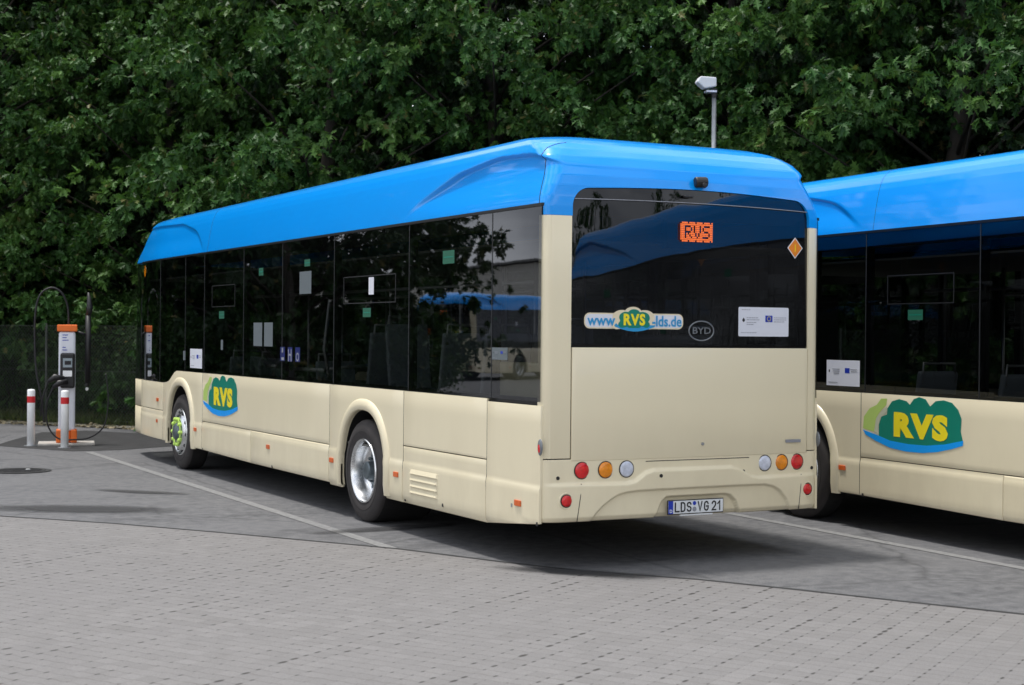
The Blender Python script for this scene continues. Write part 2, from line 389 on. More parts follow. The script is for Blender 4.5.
def line_strip(name, x0, y0, x1, y1, w=.11):
    d = Vector((x1-x0, y1-y0)).normalized(); n = Vector((-d.y, d.x))*w/2
    return sheet(name, [(x0-n.x, y0-n.y), (x1-n.x, y1-n.y), (x1+n.x, y1+n.y), (x0+n.x, y0+n.y)], .004, 'line')
line_strip('bay_line', -.44, 12.75, -.47, 1.72)
line_strip('bay_line', 3.73, 9.0, 3.42, -4.6)
line_strip('bay_line', -4.3, 19, -4.35, 7.3)
line_strip('bay_line', 8.1, 3.0, 7.6, -12)
def blob(cx, cy, rx, ry, rot, n=40, amp=.12, seed=0):
    rr = random.Random(seed); ph = [rr.uniform(0, 6.28) for _ in range(4)]; out = []
    for k in range(n):
        t = 2*math.pi*k/n; w = 1+amp*sum(math.sin((j+2)*t+ph[j])/(j+1) for j in range(4))
        x, y = rx*w*math.cos(t), ry*w*math.sin(t); out.append((cx+x*math.cos(rot)-y*math.sin(rot), cy+x*math.sin(rot)+y*math.cos(rot)))
    return out
sheet('asphalt_patch', [(-1.45, 14.5), (-1.1, 13.75), (-.62, 12.95), (.1, 12.95), (.9, 13.4), (2.9, 12.6), (2.6, 14.6), (.6, 17.6), (-.2, 17.4), (-1.1, 15.4)], .004, 'asphaltdark')
q = NT('dark_blotch'); co = q.n('ShaderNodeTexCoord').outputs['Generated']
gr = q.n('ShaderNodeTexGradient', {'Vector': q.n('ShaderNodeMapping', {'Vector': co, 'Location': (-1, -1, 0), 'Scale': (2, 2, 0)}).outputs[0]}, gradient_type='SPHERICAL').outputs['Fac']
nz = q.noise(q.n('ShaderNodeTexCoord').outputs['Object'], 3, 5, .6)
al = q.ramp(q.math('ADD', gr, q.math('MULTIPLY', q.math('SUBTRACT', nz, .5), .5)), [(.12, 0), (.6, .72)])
sset(q.b, Base_Color=(.035, .035, .038, 1), Roughness=.6); q.l(al, q.b.inputs['Alpha']); M['blotch'] = q.m  # dark blotches fading outwards; the one behind the bus is an oil spill
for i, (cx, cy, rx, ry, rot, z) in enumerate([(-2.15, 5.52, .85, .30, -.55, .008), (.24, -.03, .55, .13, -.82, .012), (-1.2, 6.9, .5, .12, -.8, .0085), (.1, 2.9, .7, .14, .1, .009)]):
    c = Vector((cx, cy)); me = bpy.data.meshes.new('dark_blotch')
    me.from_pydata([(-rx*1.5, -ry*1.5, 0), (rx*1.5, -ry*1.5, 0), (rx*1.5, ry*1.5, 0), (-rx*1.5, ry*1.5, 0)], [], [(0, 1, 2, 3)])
    o = link('dark_blotch', me, 'blotch'); o.location = (cx, cy, z); o.rotation_euler = (0, 0, rot); tag(o, kind='structure')
vb = []
for sgn, w0 in ((1, -.02), (-1, .55)):
    rr = range(0, 161); vb += [fp(-90+k*1., w0+random.uniform(-.12, .12)) for k in (rr if sgn > 0 else reversed(rr))]
sheet('grit_verge', vb, .012, 'verge')
# manhole
mh = empty('manhole_cover', (-1.92, 10.0, .004), label='round dark iron manhole cover set in the asphalt left of the parked bus', cat='manhole cover')
b = MB(); b.lathe([(0, .39), (.006, .39), (.006, .33), (.002, .33), (.002, .0005)], (0, 0, 0), 'z', 40); b.build('frame_ring', 'iron', mh)
b = MB(); b.lathe([(.001, .318), (.009, .315), (.009, .001)], (0, 0, 0), 'z', 40)
for k in range(-4, 5):
    w = math.sqrt(max(.28**2-(k*.06)**2, .001)); b.box(-w, w, k*.06-.012, k*.06+.012, .0085, .013)
b.build('lid', 'iron', mh)
b = MB(); b.lathe([(.009, .03), (.016, .028), (.017, .001)], (.12, .05, 0), 'z', 12); b.build('lifting_plug', 'lampwhite', mh)

# ------------------------------------------------------------------ the bus
OFF = (-1.275, -6.0, 0)
W, LEN = 2.55, 12.60
YR, YF = 3.47, 9.57     # axle positions
bus = empty('city_bus', (1.275, 6.0, 0), label='whole cream bus with blue roof, dark rear window and number plate LDS VG 21', cat='bus', group='electric city buses parked in the yard')
def B(mb, name, mat, parent=None, smooth=False, bevel=0):
    return mb.build(name, mat, parent or bus, smooth, bevel, OFF)
def solid(o, t, off=-1):
    s = o.modifiers.new('solid', 'SOLIDIFY'); s.thickness = t; s.offset = off; return o
def autosmooth(o, ang=35):
    bm = bmesh.new(); bm.from_mesh(o.data)
    for e in bm.edges:
        if len(e.link_faces) == 2 and e.calc_face_angle(0) > R(ang): e.smooth = False
    for fc in bm.faces: fc.smooth = True
    bm.to_mesh(o.data); bm.free(); return o

def arch(y, yc, half, top):
    t = (y-yc)/half
    return .50+(top-.50)*math.sqrt(max(0, 1-abs(t)**2.4))
ARCH = {'r': (YR, .535, 1.045), 'f': (YF, .545, 1.07)}
ZL = [.275, .29, .31, .34, .40, .50, .58, .612, .63, .645, .66, .72, .80, .95, 1.10]
def xo(z):        # outward bulge of the skirt below the crease
    return .008*float(1-sstep(.612, .645, z))-.022*float(1-sstep(.27, .33, z))
def side_panel(name, y0, y1, bot, top, side, wheel=None, mat='cream'):
    ys = sorted(set([y0, y1]+[y0+(y1-y0)*k/6 for k in range(7)]))
    segs = []
    if wheel:
        yc, half, tp = ARCH[wheel]
        segs = [([y for y in ys if y <= yc-half]+[yc-half], None), ([yc+half*math.sin(-math.pi/2+math.pi*k/28) for k in range(29)], 1), ([yc+half]+[y for y in ys if y >= yc+half], None)]
    else: segs = [(ys, None)]
    mb = MB()
    for yy, a in segs:
        yy = [y for y in yy if y0-1e-6 <= y <= y1+1e-6]
        cols = []
        for y in yy:
            b0 = bot(y) if callable(bot) else bot
            if a: b0 = max(b0, arch(y, *ARCH[wheel]))
            t0 = top(y) if callable(top) else top
            zs = [b0]+[min(max(z, b0), t0) for z in ZL]+[t0]
            cols.append([( (-xo(z) if side < 0 else W+xo(z)), y, z) for z in zs])
        n = len(cols[0]); vs = [v for c in cols for v in c]
        fs = []
        for i in range(len(cols)-1):
            for k in range(n-1):
                q = (i*n+k, (i+1)*n+k, (i+1)*n+k+1, i*n+k+1)
                fs.append(q)
        mb.add(vs, fs)
    me = bpy.data.meshes.new(name); me.from_pydata([Vector(v)+Vector(OFF) for v in mb.v], [], mb.f)
    bm = bmesh.new(); bm.from_mesh(me); bmesh.ops.remove_doubles(bm, verts=bm.verts, dist=1e-4); bmesh.ops.dissolve_degenerate(bm, edges=bm.edges, dist=1e-4)
    bm.normal_update()
    for fc in bm.faces:
        if fc.normal.x*side < 0: fc.normal_flip()
    bm.to_mesh(me); bm.free(); me.validate()
    o = link(name, me, mat, bus); autosmooth(o, 50)
    solid(o, .022, -1); bv = o.modifiers.new('bevel', 'BEVEL'); bv.width = .003; bv.segments = 2; bv.limit_method = 'ANGLE'; bv.angle_limit = R(50)
    return o
def band(y):      # lower edge of the glass band
    return 1.262-.172*float(sstep(9.72, 10.25, y))
G = .004
for s in (-1, 1):
    side_panel('side_panel', .072, .94-G, lambda y: .278+(.94-y)*.098, 1.235, s)
    side_panel('side_panel', .94+G, 2.55-G, .775+G, 1.258, s)
    side_panel('side_panel', .94+G, 2.55-G, .275, .775-G, s)
    side_panel('side_panel', 2.55+G, 4.33-G, .275, 1.258, s, 'r')
    side_panel('side_panel', 4.33+G, 8.60-G, .665+G, 1.258, s)
    side_panel('side_panel', 4.33+G, 6.72-G, .297, .665-G, s)
    side_panel('side_panel', 6.72+G, 8.60-G, lambda y: .297+(y-6.72)*.012, .665-G, s)
    side_panel('side_panel', 8.60+G, 10.38-G, .32, lambda y: band(y)-.006, s, 'f')
    side_panel('side_panel', 10.38+G, 11.74, .71+G, lambda y: band(y)-.006, s)
    side_panel('side_panel', 10.38+G, 11.74, .322, .71-G, s)
    sg = s
    for key in 'rf':       # raised wheel-arch lip
        yc, half, tp = ARCH[key]
        path = [(yc+half, .30), (yc+half, .40)]
        path += [(yc+half*math.sin(math.pi/2-math.pi*k/36), arch(yc+half*math.sin(math.pi/2-math.pi*k/36), yc, half, tp)) for k in range(37)]
        path += [(yc-half, .40), (yc-half, .30)]
        prof = [(0, -.035), (0, .012), (.012, .024), (.05, .026), (.085, .018), (.105, .002), (.108, -.012)]
        vs = []
        for i, (y, z) in enumerate(path):
            p0 = Vector(path[max(i-1, 0)]); p1 = Vector(path[min(i+1, len(path)-1)])
            if 0 < i < len(path)-1 and (Vector(path[i])-p0).length < 1e-4: p0 = Vector(path[i-2])
            t = (p1-p0).normalized(); nrm = Vector((t.y, -t.x))
            if nrm.dot(Vector((y-yc, z-.45))) < 0: nrm = -nrm
            for rr, dx in prof:
                zz = z+nrm.y*rr; base = -xo(zz)-dx*1.0
                vs.append((base if s < 0 else W-base, y+nrm.x*rr, zz))
        n = len(prof); mb = MB().add(vs, [(i*n+k, (i+1)*n+k, (i+1)*n+k+1, i*n+k+1) for i in range(len(path)-1) for k in range(n-1)])
        o = B(mb, 'wheel_arch', 'cream', smooth=True)
    # dark wheel housing behind the opening
    for key in 'rf':
        mb = MB(); yc, half, tp = ARCH[key]; h = half+.012
        pts = [(yc+h*math.sin(math.pi/2-math.pi*k/20), arch(yc+half*math.sin(math.pi/2-math.pi*k/20), yc, half, tp)+.012) for k in range(21)]
        pts = [(yc+h, .28)]+pts+[(yc-h, .28)]
        x0, x1 = (.024, .75) if s < 0 else (W-.024, W-.75)
        vs = [(x0, y, z) for y, z in pts]+[(x1, y, z) for y, z in pts]; n = len(pts)
        mb.add(vs, [(i, i+1, i+1+n, i+n) for i in range(n-1)]+[tuple(range(n, 2*n))])
        B(mb, 'wheel_housing', 'chassis')

# underbody and inner structure
mb = MB()
for y0, y1 in ((.95, YR-.56), (YR+.56, YF-.57), (YF+.57, 11.6)):
    mb.box(.06, W-.06, y0, y1, .30, .40)
mb.box(.8, W-.8, 1.0, 11.6, .27, .41); mb.box(.06, W-.06, .09, .96, .40, .46)
for ya in (YR, YF):
    mb.tube([(.35, ya, .47), (W-.35, ya, .47)], .09, 12)
mb.box(1.0, 1.5, 1.2, 2.2, .22, .3); mb.box(.5, .9, 5.2, 7.4, .25, .3); mb.box(1.7, 2.1, 5.2, 7.4, .25, .3)
mb.box(.028, .045, .1, YR-.56, .40, 1.25); mb.box(.028, .045, YR+.56, YF-.57, .31, 1.25); mb.box(.028, .045, YF+.57, 11.7, .33, 1.06)
mb.box(W-.045, W-.028, .1, YR-.56, .40, 1.25); mb.box(W-.045, W-.028, YR+.56, YF-.57, .31, 1.25); mb.box(W-.045, W-.028, YF+.57, 11.7, .33, 1.06)
B(mb, 'underbody', 'chassis')
mb = MB(); mb.box(.05, W-.05, 4.3, 11.6, .405, .42); mb.box(.05, W-.05, .12, 4.3, .70, .72); mb.box(.05, W-.05, 4.28, 4.3, .42, .7)
for ya in (YR, YF):
    mb.box(.05, .72, ya-.58, ya+.58, 1.09, 1.12); mb.box(W-.72, W-.05, ya-.58, ya+.58, 1.09, 1.12)
    for yy in (ya-.59, ya+.57): mb.box(.05, .72, yy, yy+.02, .42, 1.12); mb.box(W-.72, W-.05, yy, yy+.02, .42, 1.12)
mb.box(.06, W-.06, .15, 11.5, 2.46, 2.48)
mb.box(.25, W-.25, .12, .16, .4, 1.62)
B(mb, 'cabin_floor_and_ceiling', 'interior')
mb = MB(); mb.box(.05, .08, .10, .90, 1.25, 1.545); mb.box(.08, .5, .16, .90, 1.53, 1.545); B(mb, 'engine_bay_cover', 'olive')
def seat(x, y, z, face=1):
    rt = MB(); rt.box(x-.21, x+.21, y-.2, y+.2, z+.40, z+.46); rt.box(x-.05, x+.05, y-.05, y+.05, z, z+.4); B(rt, 'passenger_seat', 'seatfab', bevel=.015)
    pp = [(y-face*.20, z+.42), (y-face*.30, z+1.02), (y-face*.285, z+1.05), (y-face*.25, z+1.05), (y-face*.14, z+.42)]
    bk = MB().prism(pp, lambda a, b, d: (x-.21+d, a, b), .42); B(bk, 'seat_back', 'seat', bevel=.02)
    hb = MB().tube([(x-.18, y-face*.28, z+.95), (x-.17, y-face*.29, z+1.12), (x+.17, y-face*.29, z+1.12), (x+.18, y-face*.28, z+.95)], .014, 6); B(hb, 'seat_handle', 'rail', smooth=True)
for x, y, z, fc in ((.36, 1.55, .72, 1), (.36, 2.35, .72, 1), (.36, 3.05, .8, -1), (.36, 3.95, .72, 1), (.36, 4.85, .42, -1), (.36, 8.25, .42, 1), (.36, 7.2, .42, 1),
                    (2.15, 1.55, .72, 1), (2.15, 2.35, .72, 1), (2.15, 3.05, .8, -1), (2.15, 3.95, .72, 1), (2.15, 8.25, .42, 1), (.8, 1.55, .72, 1), (1.75, 1.55, .72, 1)):
    seat(x, y, z, fc)
mb = MB()
for x, y in ((.62, 1.3), (.62, 2.7), (.62, 4.3), (.62, 5.6), (.62, 6.6), (1.9, 2.7), (1.9, 4.3), (1.9, 5.6), (1.9, 7.4), (1.9, 8.9)):
    mb.tube([(x, y, .42), (x, y, 2.46)], .017, 8)
mb.tube([(.62, 1.3, 2.2), (.62, 8.5, 2.2)], .017, 8); mb.tube([(1.9, 2.7, 2.2), (1.9, 8.9, 2.2)], .017, 8)
mb.tube([(.08, 4.55, 1.4), (.62, 4.55, 1.45)], .017, 8); mb.box(.09, .12, 4.75, 5.95, 1.36, 1.40); mb.box(.09, .12, 6.2, 6.5, 1.37, 1.41)
mb.tube([(.10, 4.6, 1.3), (.10, 4.75, 1.6), (.10, 4.6, 2.1)], .02, 8)
B(mb, 'grab_rails', 'rail', smooth=True)
mb = MB(); mb.box(.1, .9, 10.2, 10.26, .42, 2.2); mb.box(.25, .75, 10.5, 11.0, .8, .92); mb.box(.25, .75, 10.42, 10.5, .9, 1.7); mb.box(.15, 1.1, 11.2, 11.5, .4, 1.25)
B(mb, 'driver_cab', 'blackplastic', bevel=.02)

# window frames and panes
SPL = [.078, .87, 2.45, 4.23, 5.72, 7.02, 8.54, 9.36, 10.55, 11.74]
mb = MB()
for s in (-1, 1):
    xa, xb = (.022, .06) if s < 0 else (W-.06, W-.022)
    for y in SPL[1:-1]: mb.box(xa, xb, y-.045, y+.045, 1.1, 2.70)
    mb.box(xa, xb, .08, 11.7, 2.58, 2.72); mb.box(xa, xb, .08, 10.0, 1.24, 1.29); mb.box(xa, xb, 10.0, 11.7, 1.05, 1.11)
    mb.box(xa, xb, .075, .12, 1.1, 2.7)
B(mb, 'window_frame', 'black')
ZT = 2.712
for s in (-1, 1):
    for i, (y0, y1) in enumerate(zip(SPL[:-1], SPL[1:])):
        y0 += .004; y1 -= .004; ys = [y0+(y1-y0)*k/10 for k in range(11)]
        poly = [(y, band(y)+.002) for y in ys]+[(y, ZT) for y in reversed(ys)]
        x = -.001 if s < 0 else W+.001
        mb = MB(); n = len(poly); mb.add([(x, a, b) for a, b in poly], [tuple(range(n))])
        w = B(mb, 'side_window', 'glass')
        if i in (2, 6):      # hinged vent frame inside the pane
            a, bb, z0, z1 = (2.74, 3.98, 2.04, 2.30) if i == 2 else (7.34, 8.23, 2.06, 2.32)
            fr = MB(); xs = (-.004, .004) if s < 0 else (W-.004, W+.004); t = .009
            for bx in ((a, bb, z0, z0+t), (a, bb, z1-t, z1), (a, a+t, z0+t, z1-t), (bb-t, bb, z0+t, z1-t)):
                fr.box(xs[0], xs[1], *bx)
            o = fr.build('vent_frame', 'ventgrey', w, off=OFF)
mb = MB()
for s in (-1, 1):
    x0, x1 = (-.006, .02) if s < 0 else (W-.02, W+.006)
    mb.box(x0, x1, .076, 11.74, ZT+.003, ZT+.026)
B(mb, 'rain_gutter', 'black')

M['seal'] = simple('window_seal', (.022, .024, .027), .5)
for s in (-1, 1):
    x0, x1 = (-.0035, .003) if s < 0 else (W-.003, W+.0035)
    for y in SPL[1:-1]: B(MB().box(x0, x1, y-.0045, y+.0045, band(y)+.004, ZT-.002), 'window_seal', 'seal')
    for y, z0, z1 in ((.94, .30, 1.235), (2.55, .285, 1.255), (4.33, .285, 1.255), (8.60, .33, 1.255), (10.38, .33, 1.08)):
        pr = [(z0, xo(z0)), (.60, xo(.60)), (.66, 0), (z1, 0)]
        mb = MB(); pv = []
        for z, o_ in pr:
            xx = (-o_+.001, .02) if s < 0 else (W+o_-.001, W-.02)
            pv += [(xx[0], y-.0038, z), (xx[1], y-.0038, z), (xx[1], y+.0038, z), (xx[0], y+.0038, z)]
        mb.add(pv, [(i*4+k, i*4+(k+1) % 4, (i+1)*4+(k+1) % 4, (i+1)*4+k) for i in range(3) for k in range(4)]+[(0, 1, 2, 3), (12, 13, 14, 15)])
        B(mb, 'panel_joint', 'chassis')
# rounded-rectangle footprint with a bowed rear
def footprint(si, ri, fi, rad_r, rad_f, bow=1.0):
    """closed loop of (x,y,tag) starting at left rear, going forward along the left side"""
    pts = []
    x0, x1, y0, y1 = si, W-si, ri, LEN-fi
    ys = list(np.arange(0, 1.0001, 1/300.))
    for t in ys: pts.append((x0, y0+rad_r+(y1-rad_f-y0-rad_r)*t))
    for k in range(1, 12):
        a = math.pi/2*k/12; pts.append((x0+rad_f*(1-math.cos(a)), y1-rad_f+rad_f*math.sin(a)))
    for t in np.arange(0, 1.0001, 1/30.): pts.append((x0+rad_f+(x1-x0-2*rad_f)*t, y1))
    for k in range(1, 12):
        a = math.pi/2*k/12; pts.append((x1-rad_f+rad_f*math.sin(a), y1-rad_f+rad_f*math.cos(a)))
    for t in ys: pts.append((x1, y1-rad_f-(y1-rad_f-y0-rad_r)*t))
    for k in range(1, 12):
        a = math.pi/2*k/12; pts.append((x1-rad_r+rad_r*math.cos(a), y0+rad_r-rad_r*math.sin(a)))
    for t in np.arange(0, 1.0001, 1/60.): pts.append((x1-rad_r-(x1-x0-2*rad_r)*t, y0))
    for k in range(1, 12):
        a = math.pi/2*k/12; pts.append((x0+rad_r-rad_r*math.sin(a), y0+rad_r-rad_r*math.cos(a)))
    out = []
    for x, y in pts:
        if y < 1.0:
            y += .05*((x-1.275)/1.275)**2*max(0, 1-(y-ri)/.4)*bow
        if y > LEN-1.2:
            y -= .10*((x-1.275)/1.275)**2*max(0, 1-(LEN-fi-y)/.9)
        out.append((x, y))
    return out
PROF = [(2.650, 0, 0, .0), (2.72, .0, .0, .04), (2.80, .010, .006, .13), (2.88, .022, .018, .22), (2.96, .036, .038, .31), (3.04, .052, .068, .40), (3.11, .068, .110, .48),
        (3.17, .088, .165, .56), (3.22, .112, .235, .64), (3.26, .148, .32, .71), (3.29, .198, .42, .79), (3.31, .26, .53, .87), (3.325, .35, .68, .97), (3.333, .50, .90, 1.12), (3.337, .85, 1.2, 1.4)]
PZ = np.array([p[0] for p in PROF]); levels = list(np.linspace(2.65, 3.29, 84))+[3.297, 3.303, 3.31, 3.318, 3.325, 3.33, 3.333, 3.335, 3.337]
CR_Y = np.array([-.3, .0, .12, .385, .96, 1.6, 2.3, 2.7]); CR_Z = np.array([2.85, 3.00, 3.08, 3.145, 3.17, 3.10, 2.90, 2.74])
CF_Y = np.array([8.6, 8.8, 9.1, 9.8, 11.1, 12.3]); CF_Z = np.array([2.74, 2.89, 3.05, 3.17, 3.21, 3.21])
def smooth_curve(Y, Z):
    yy = np.linspace(Y[0], Y[-1], 240); zz = np.interp(yy, Y, Z); k_ = 15; pad = np.pad(zz, k_, mode='edge'); w_ = np.hanning(2*k_+1); w_ /= w_.sum()
    return yy, np.convolve(pad, w_, 'valid')
CR_Y, CR_Z = smooth_curve(CR_Y, CR_Z); CF_Y, CF_Z = smooth_curve(CF_Y, CF_Z)
loops = []
for z in levels:
    si, ri, fi = (float(np.interp(z, PZ, [p[k] for p in PROF])) for k in (1, 2, 3))
    lp = footprint(si, ri, fi, .075+.55*ri, .22+.35*fi)
    out = []
    for x, y in lp:
        d = 0.
        if y < 3 and y > .0:
            cz = np.interp(y, CR_Y, CR_Z); fade = float(1-sstep(1.5, 2.7, np.array(y)))
            d = .046*float(sstep(0, .032, np.array(cz-z)))*float(sstep(2.74, 3.02, np.array(z)))*(.35+.65*fade)
        if y > 8.5:
            cz = np.interp(y, CF_Y, CF_Z); d = .026*float(sstep(0, .03, np.array(cz-z)))*float(sstep(2.74, 2.98, np.array(z)))
        sx = (1 if x < 1.275 else -1)*min(1, abs(x-1.275)/.7)
        out.append((x+sx*d, y, z))
    loops.append(out)
n = len(loops[0]); vs = [v for l in loops for v in l]
CAPY = lambda z: .125+.30*max(0, z-2.75)
fr_, fc_ = [], []
for i in range(len(loops)-1):
    for k in range(n):
        q = (i*n+k, i*n+(k+1) % n, (i+1)*n+(k+1) % n, (i+1)*n+k)
        my = sum(vs[j][1] for j in q)/4; mz = sum(vs[j][2] for j in q)/4
        if my > .085 and mz < 2.735: continue
        (fr_ if my > CAPY(mz) else fc_).append(q)
def sub(faces, extra=None):
    used = sorted(set(j for q in faces for j in q)); mp_ = {j: i for i, j in enumerate(used)}
    mb = MB(); mb.add([vs[j] for j in used], [tuple(mp_[j] for j in q) for q in faces]); return mb
mb = sub(fr_)
c0 = (len(loops)-1)*n; mb.add([vs[c0+k] for k in range(n)], [tuple(range(n))])
roof = B(mb, 'roof', 'blue'); autosmooth(roof, 40)
cap = B(sub(fc_), 'rear_roof_cap', 'blue')
# cut the window opening into the cap
def win_poly(x0, x1, z0, z1, r_, arc=.03, nn=10):
    p = [(x0, z0)]
    for k in range(nn+1):
        a = math.pi/2*k/nn; p.append((x0+r_-r_*math.cos(a), z1-arc-r_+r_*math.sin(a)))
    for k in range(1, 12):
        t = k/12; p.append((x0+r_+(x1-x0-2*r_)*t, z1-arc+arc*math.sin(math.pi*t)))
    for k in range(nn+1):
        a = math.pi/2*(1-k/nn); p.append((x1-r_+r_*math.cos(a), z1-arc-r_+r_*math.sin(a)))
    p.append((x1, z0)); return p
WX0, WX1, WZ0, WZ1 = .232, 2.425, 1.685, 2.895
cut = MB().prism(win_poly(WX0, WX1, 2.3, WZ1, .15), lambda a, b, d: (a, -.2+d, b), .38).build('cutter', 'blue', bus, off=OFF)
solid(cap, .03, -1)
bo = cap.modifiers.new('cut', 'BOOLEAN'); bo.operation = 'DIFFERENCE'; bo.object = cut; bo.solver = 'EXACT'
bpy.context.view_layer.update()
dg = bpy.context.evaluated_depsgraph_get(); newme = bpy.data.meshes.new_from_object(cap.evaluated_get(dg)); cap.modifiers.clear(); cap.data = newme
autosmooth(cap, 35); bpy.data.objects.remove(cut)
bvm = cap.modifiers.new('bevel', 'BEVEL'); bvm.width = .010; bvm.segments = 3; bvm.limit_method = 'ANGLE'; bvm.angle_limit = R(60)

def rear_y(x):      # plan curve of the rear face
    xx = abs(x-1.275)/1.275; y = .05*xx*xx
    e = abs(x-1.275)-1.2
    if e > 0: y += .075-math.sqrt(max(0, .075**2-e*e))
    return y
def corner_path(x0, x1, nn=60):
    """points (x,y) across the rear from x0 to x1; ends wrap on to the sides"""
    xs = []
    for k in range(nn+1):
        xs.append(x0+(x1-x0)*k/nn)
    extra = [.0+.075*(1-math.cos(math.pi/2*k/8)) for k in range(9)]
    xs += [e for e in extra if x0 <= e <= x1]+[W-e for e in extra if x0 <= W-e <= x1]
    return sorted(set(round(x, 5) for x in xs))
def rear_strip(name, x0, x1, zs, mat, dy=0, sol=.022, zbot=None):
    xs = corner_path(x0, x1); vs2 = []
    for x in xs:
        zz = list(zs)
        if zbot: zz = [max(z, zbot(x)) for z in zz]
        for z in zz: vs2.append((x, rear_y(x)+dy, z))
    n2 = len(zs); mb = MB().add(vs2, [(i*n2+k, (i+1)*n2+k, (i+1)*n2+k+1, i*n2+k+1) for i in range(len(xs)-1) for k in range(n2-1)])
    me = bpy.data.meshes.new(name); me.from_pydata([Vector(v)+Vector(OFF) for v in mb.v], [], mb.f)
    bm = bmesh.new(); bm.from_mesh(me); bm.normal_update()
    if sum(fc.normal.y for fc in bm.faces) > 0:
        for fc in bm.faces: fc.normal_flip()
    bm.to_mesh(me); bm.free()
    o = link(name, me, mat, bus, smooth=True); solid(o, sol, -1)
    bv = o.modifiers.new('bevel', 'BEVEL'); bv.width = .004; bv.segments = 2; bv.limit_method = 'ANGLE'; bv.angle_limit = R(60)
    return o
rear_strip('corner_pillar', .0, .227, (.845, 1.5, 2.1, 2.648), 'cream')
rear_strip('corner_pillar', W-.1245, W, (.845, 1.5, 2.1, 2.648), 'cream')
rear_strip('rear_hatch', .236, 2.420, (.825, 1.2, 1.67), 'cream', -.004)
# inner dark plate behind the seams and the window
mb = MB(); mb.box(.06, W-.06, .07, .09, .40, 1.70); mb.box(.10, .22, .07, .085, 1.6, 2.7); mb.box(W-.2, W-.10, .07, .085, 1.6, 2.7); mb.box(.1, W-.1, .10, .115, 2.66, 2.86)
B(mb, 'rear_inner_frame', 'black')
# rear glass
wp = win_poly(WX0+.005, WX1-.005, WZ0, WZ1-.005, .145)
def fan_glass(poly, dy):
    xs = sorted(set([p[0] for p in poly])); 
    mb = MB(); N = 36; x0, x1 = min(xs), max(xs)
    top = {}
    up = sorted([p for p in poly if p[1] > WZ0+.01]+[(x0, 2.6), (x1, 2.6)])
    ux = np.array([p[0] for p in up]); uz = np.array([p[1] for p in up])
    cols = sorted(set([x0+(x1-x0)*k/N for k in range(N+1)]+[p[0] for p in poly]))
    vs2 = []
    for x in cols:
        if x <= x0+1e-6 or x >= x1-1e-6: t = 2.70
        else:
            pz = [p for p in poly]; t = float(np.interp(x, [p[0] for p in poly[1:-1]], [p[1] for p in poly[1:-1]]))
        for z in (WZ0, (WZ0+t)/2, t): vs2.append((x, rear_y(x)+dy+.0165*(z-WZ0), z))
    mb.add(vs2, [(i*3+k, (i+1)*3+k, (i+1)*3+k+1, i*3+k+1) for i in range(len(cols)-1) for k in range(2)])
    return mb
rw = B(fan_glass(wp, .010), 'rear_window', 'rearglass', smooth=True)
mb = MB(); 
xs = [WX0+.02+(WX1-WX0-.04)*k/24 for k in range(25)]
mb.tube([(x, rear_y(x)+.007, 2.790-.012*abs(x-1.275)**2) for x in xs], .0035, 6); mb.build('glass_trim_line', 'greyink', rw, off=OFF)
# matrix display behind the glass
disp = MB(); disp.box(1.10, 1.50, .09, .16, 2.44, 2.68); dsp = B(disp, 'destination_display', 'black')
# orange lit dots with the letters left dark
letters = {'R': ["11110", "10001", "10001", "11110", "10100", "10010", "10001"], 'V': ["10001", "10001", "10001", "10001", "01010", "01010", "00100"], 'S': ["01111", "10000", "10000", "01110", "00001", "00001", "11110"]}
gridw, gridh = 22, 11; grid = np.ones((gridh, gridw), int)
for li, ch in enumerate('RVS'):
    for rr_, row in enumerate(letters[ch]):
        for cc_, v in enumerate(row):
            if v == '1': grid[2+rr_, 3+li*6+cc_] = 0
mb = MB(); px0, pz0, dw, dh = 1.165, 2.492, .300/gridw, .155/gridh
for rr_ in range(gridh):
    for cc_ in range(gridw):
        if grid[rr_, cc_] and not (rr_ in (0, gridh-1) and (cc_*7+rr_*3) % 5 == 0):
            x = px0+cc_*dw; z = pz0+(gridh-1-rr_)*dh; mb.box(x, x+dw*.8, .0055+.0, .0075+.0, z, z+dh*.8)
mb.v = [(x, y+rear_y(x), z) for x, y, z in mb.v]
mb.build('lit_letters', 'led', dsp, off=OFF)

# rear bumper with its sculpted ledge
def ledge(x):
    xs = [0, .24, .70, .77, .86, .93, 1.65, 1.73, 1.84, 1.92, 2.35, 2.55]; zs = [.652, .655, .648, .662, .722, .742, .742, .722, .662, .648, .655, .652]
    return float(np.interp(x, xs, zs))
def arcz(x):
    xs = [.36, .42, .49, .56, .62, .69, .78, 1.0, 1.29, 1.6, 1.85, 1.98, 2.06, 2.13, 2.19, 2.23, 2.25]
    zs = [.30, .42, .487, .535, .566, .582, .590, .594, .596, .596, .596, .592, .575, .537, .47, .38, .30]
    return float(np.interp(x, xs, zs, left=.2, right=.2))
def platez(x):
    return float(np.interp(x, [.94, .96, 1.01, 1.05, 1.10, 1.60, 1.65, 1.70, 1.74, 1.76], [.25, .38, .49, .527, .532, .532, .52, .475, .38, .25], left=.2, right=.2))
xs = corner_path(0, W, 300); zs = np.concatenate([np.linspace(.372, .40, 4), np.arange(.408, .842, .0075)])
vs2 = []
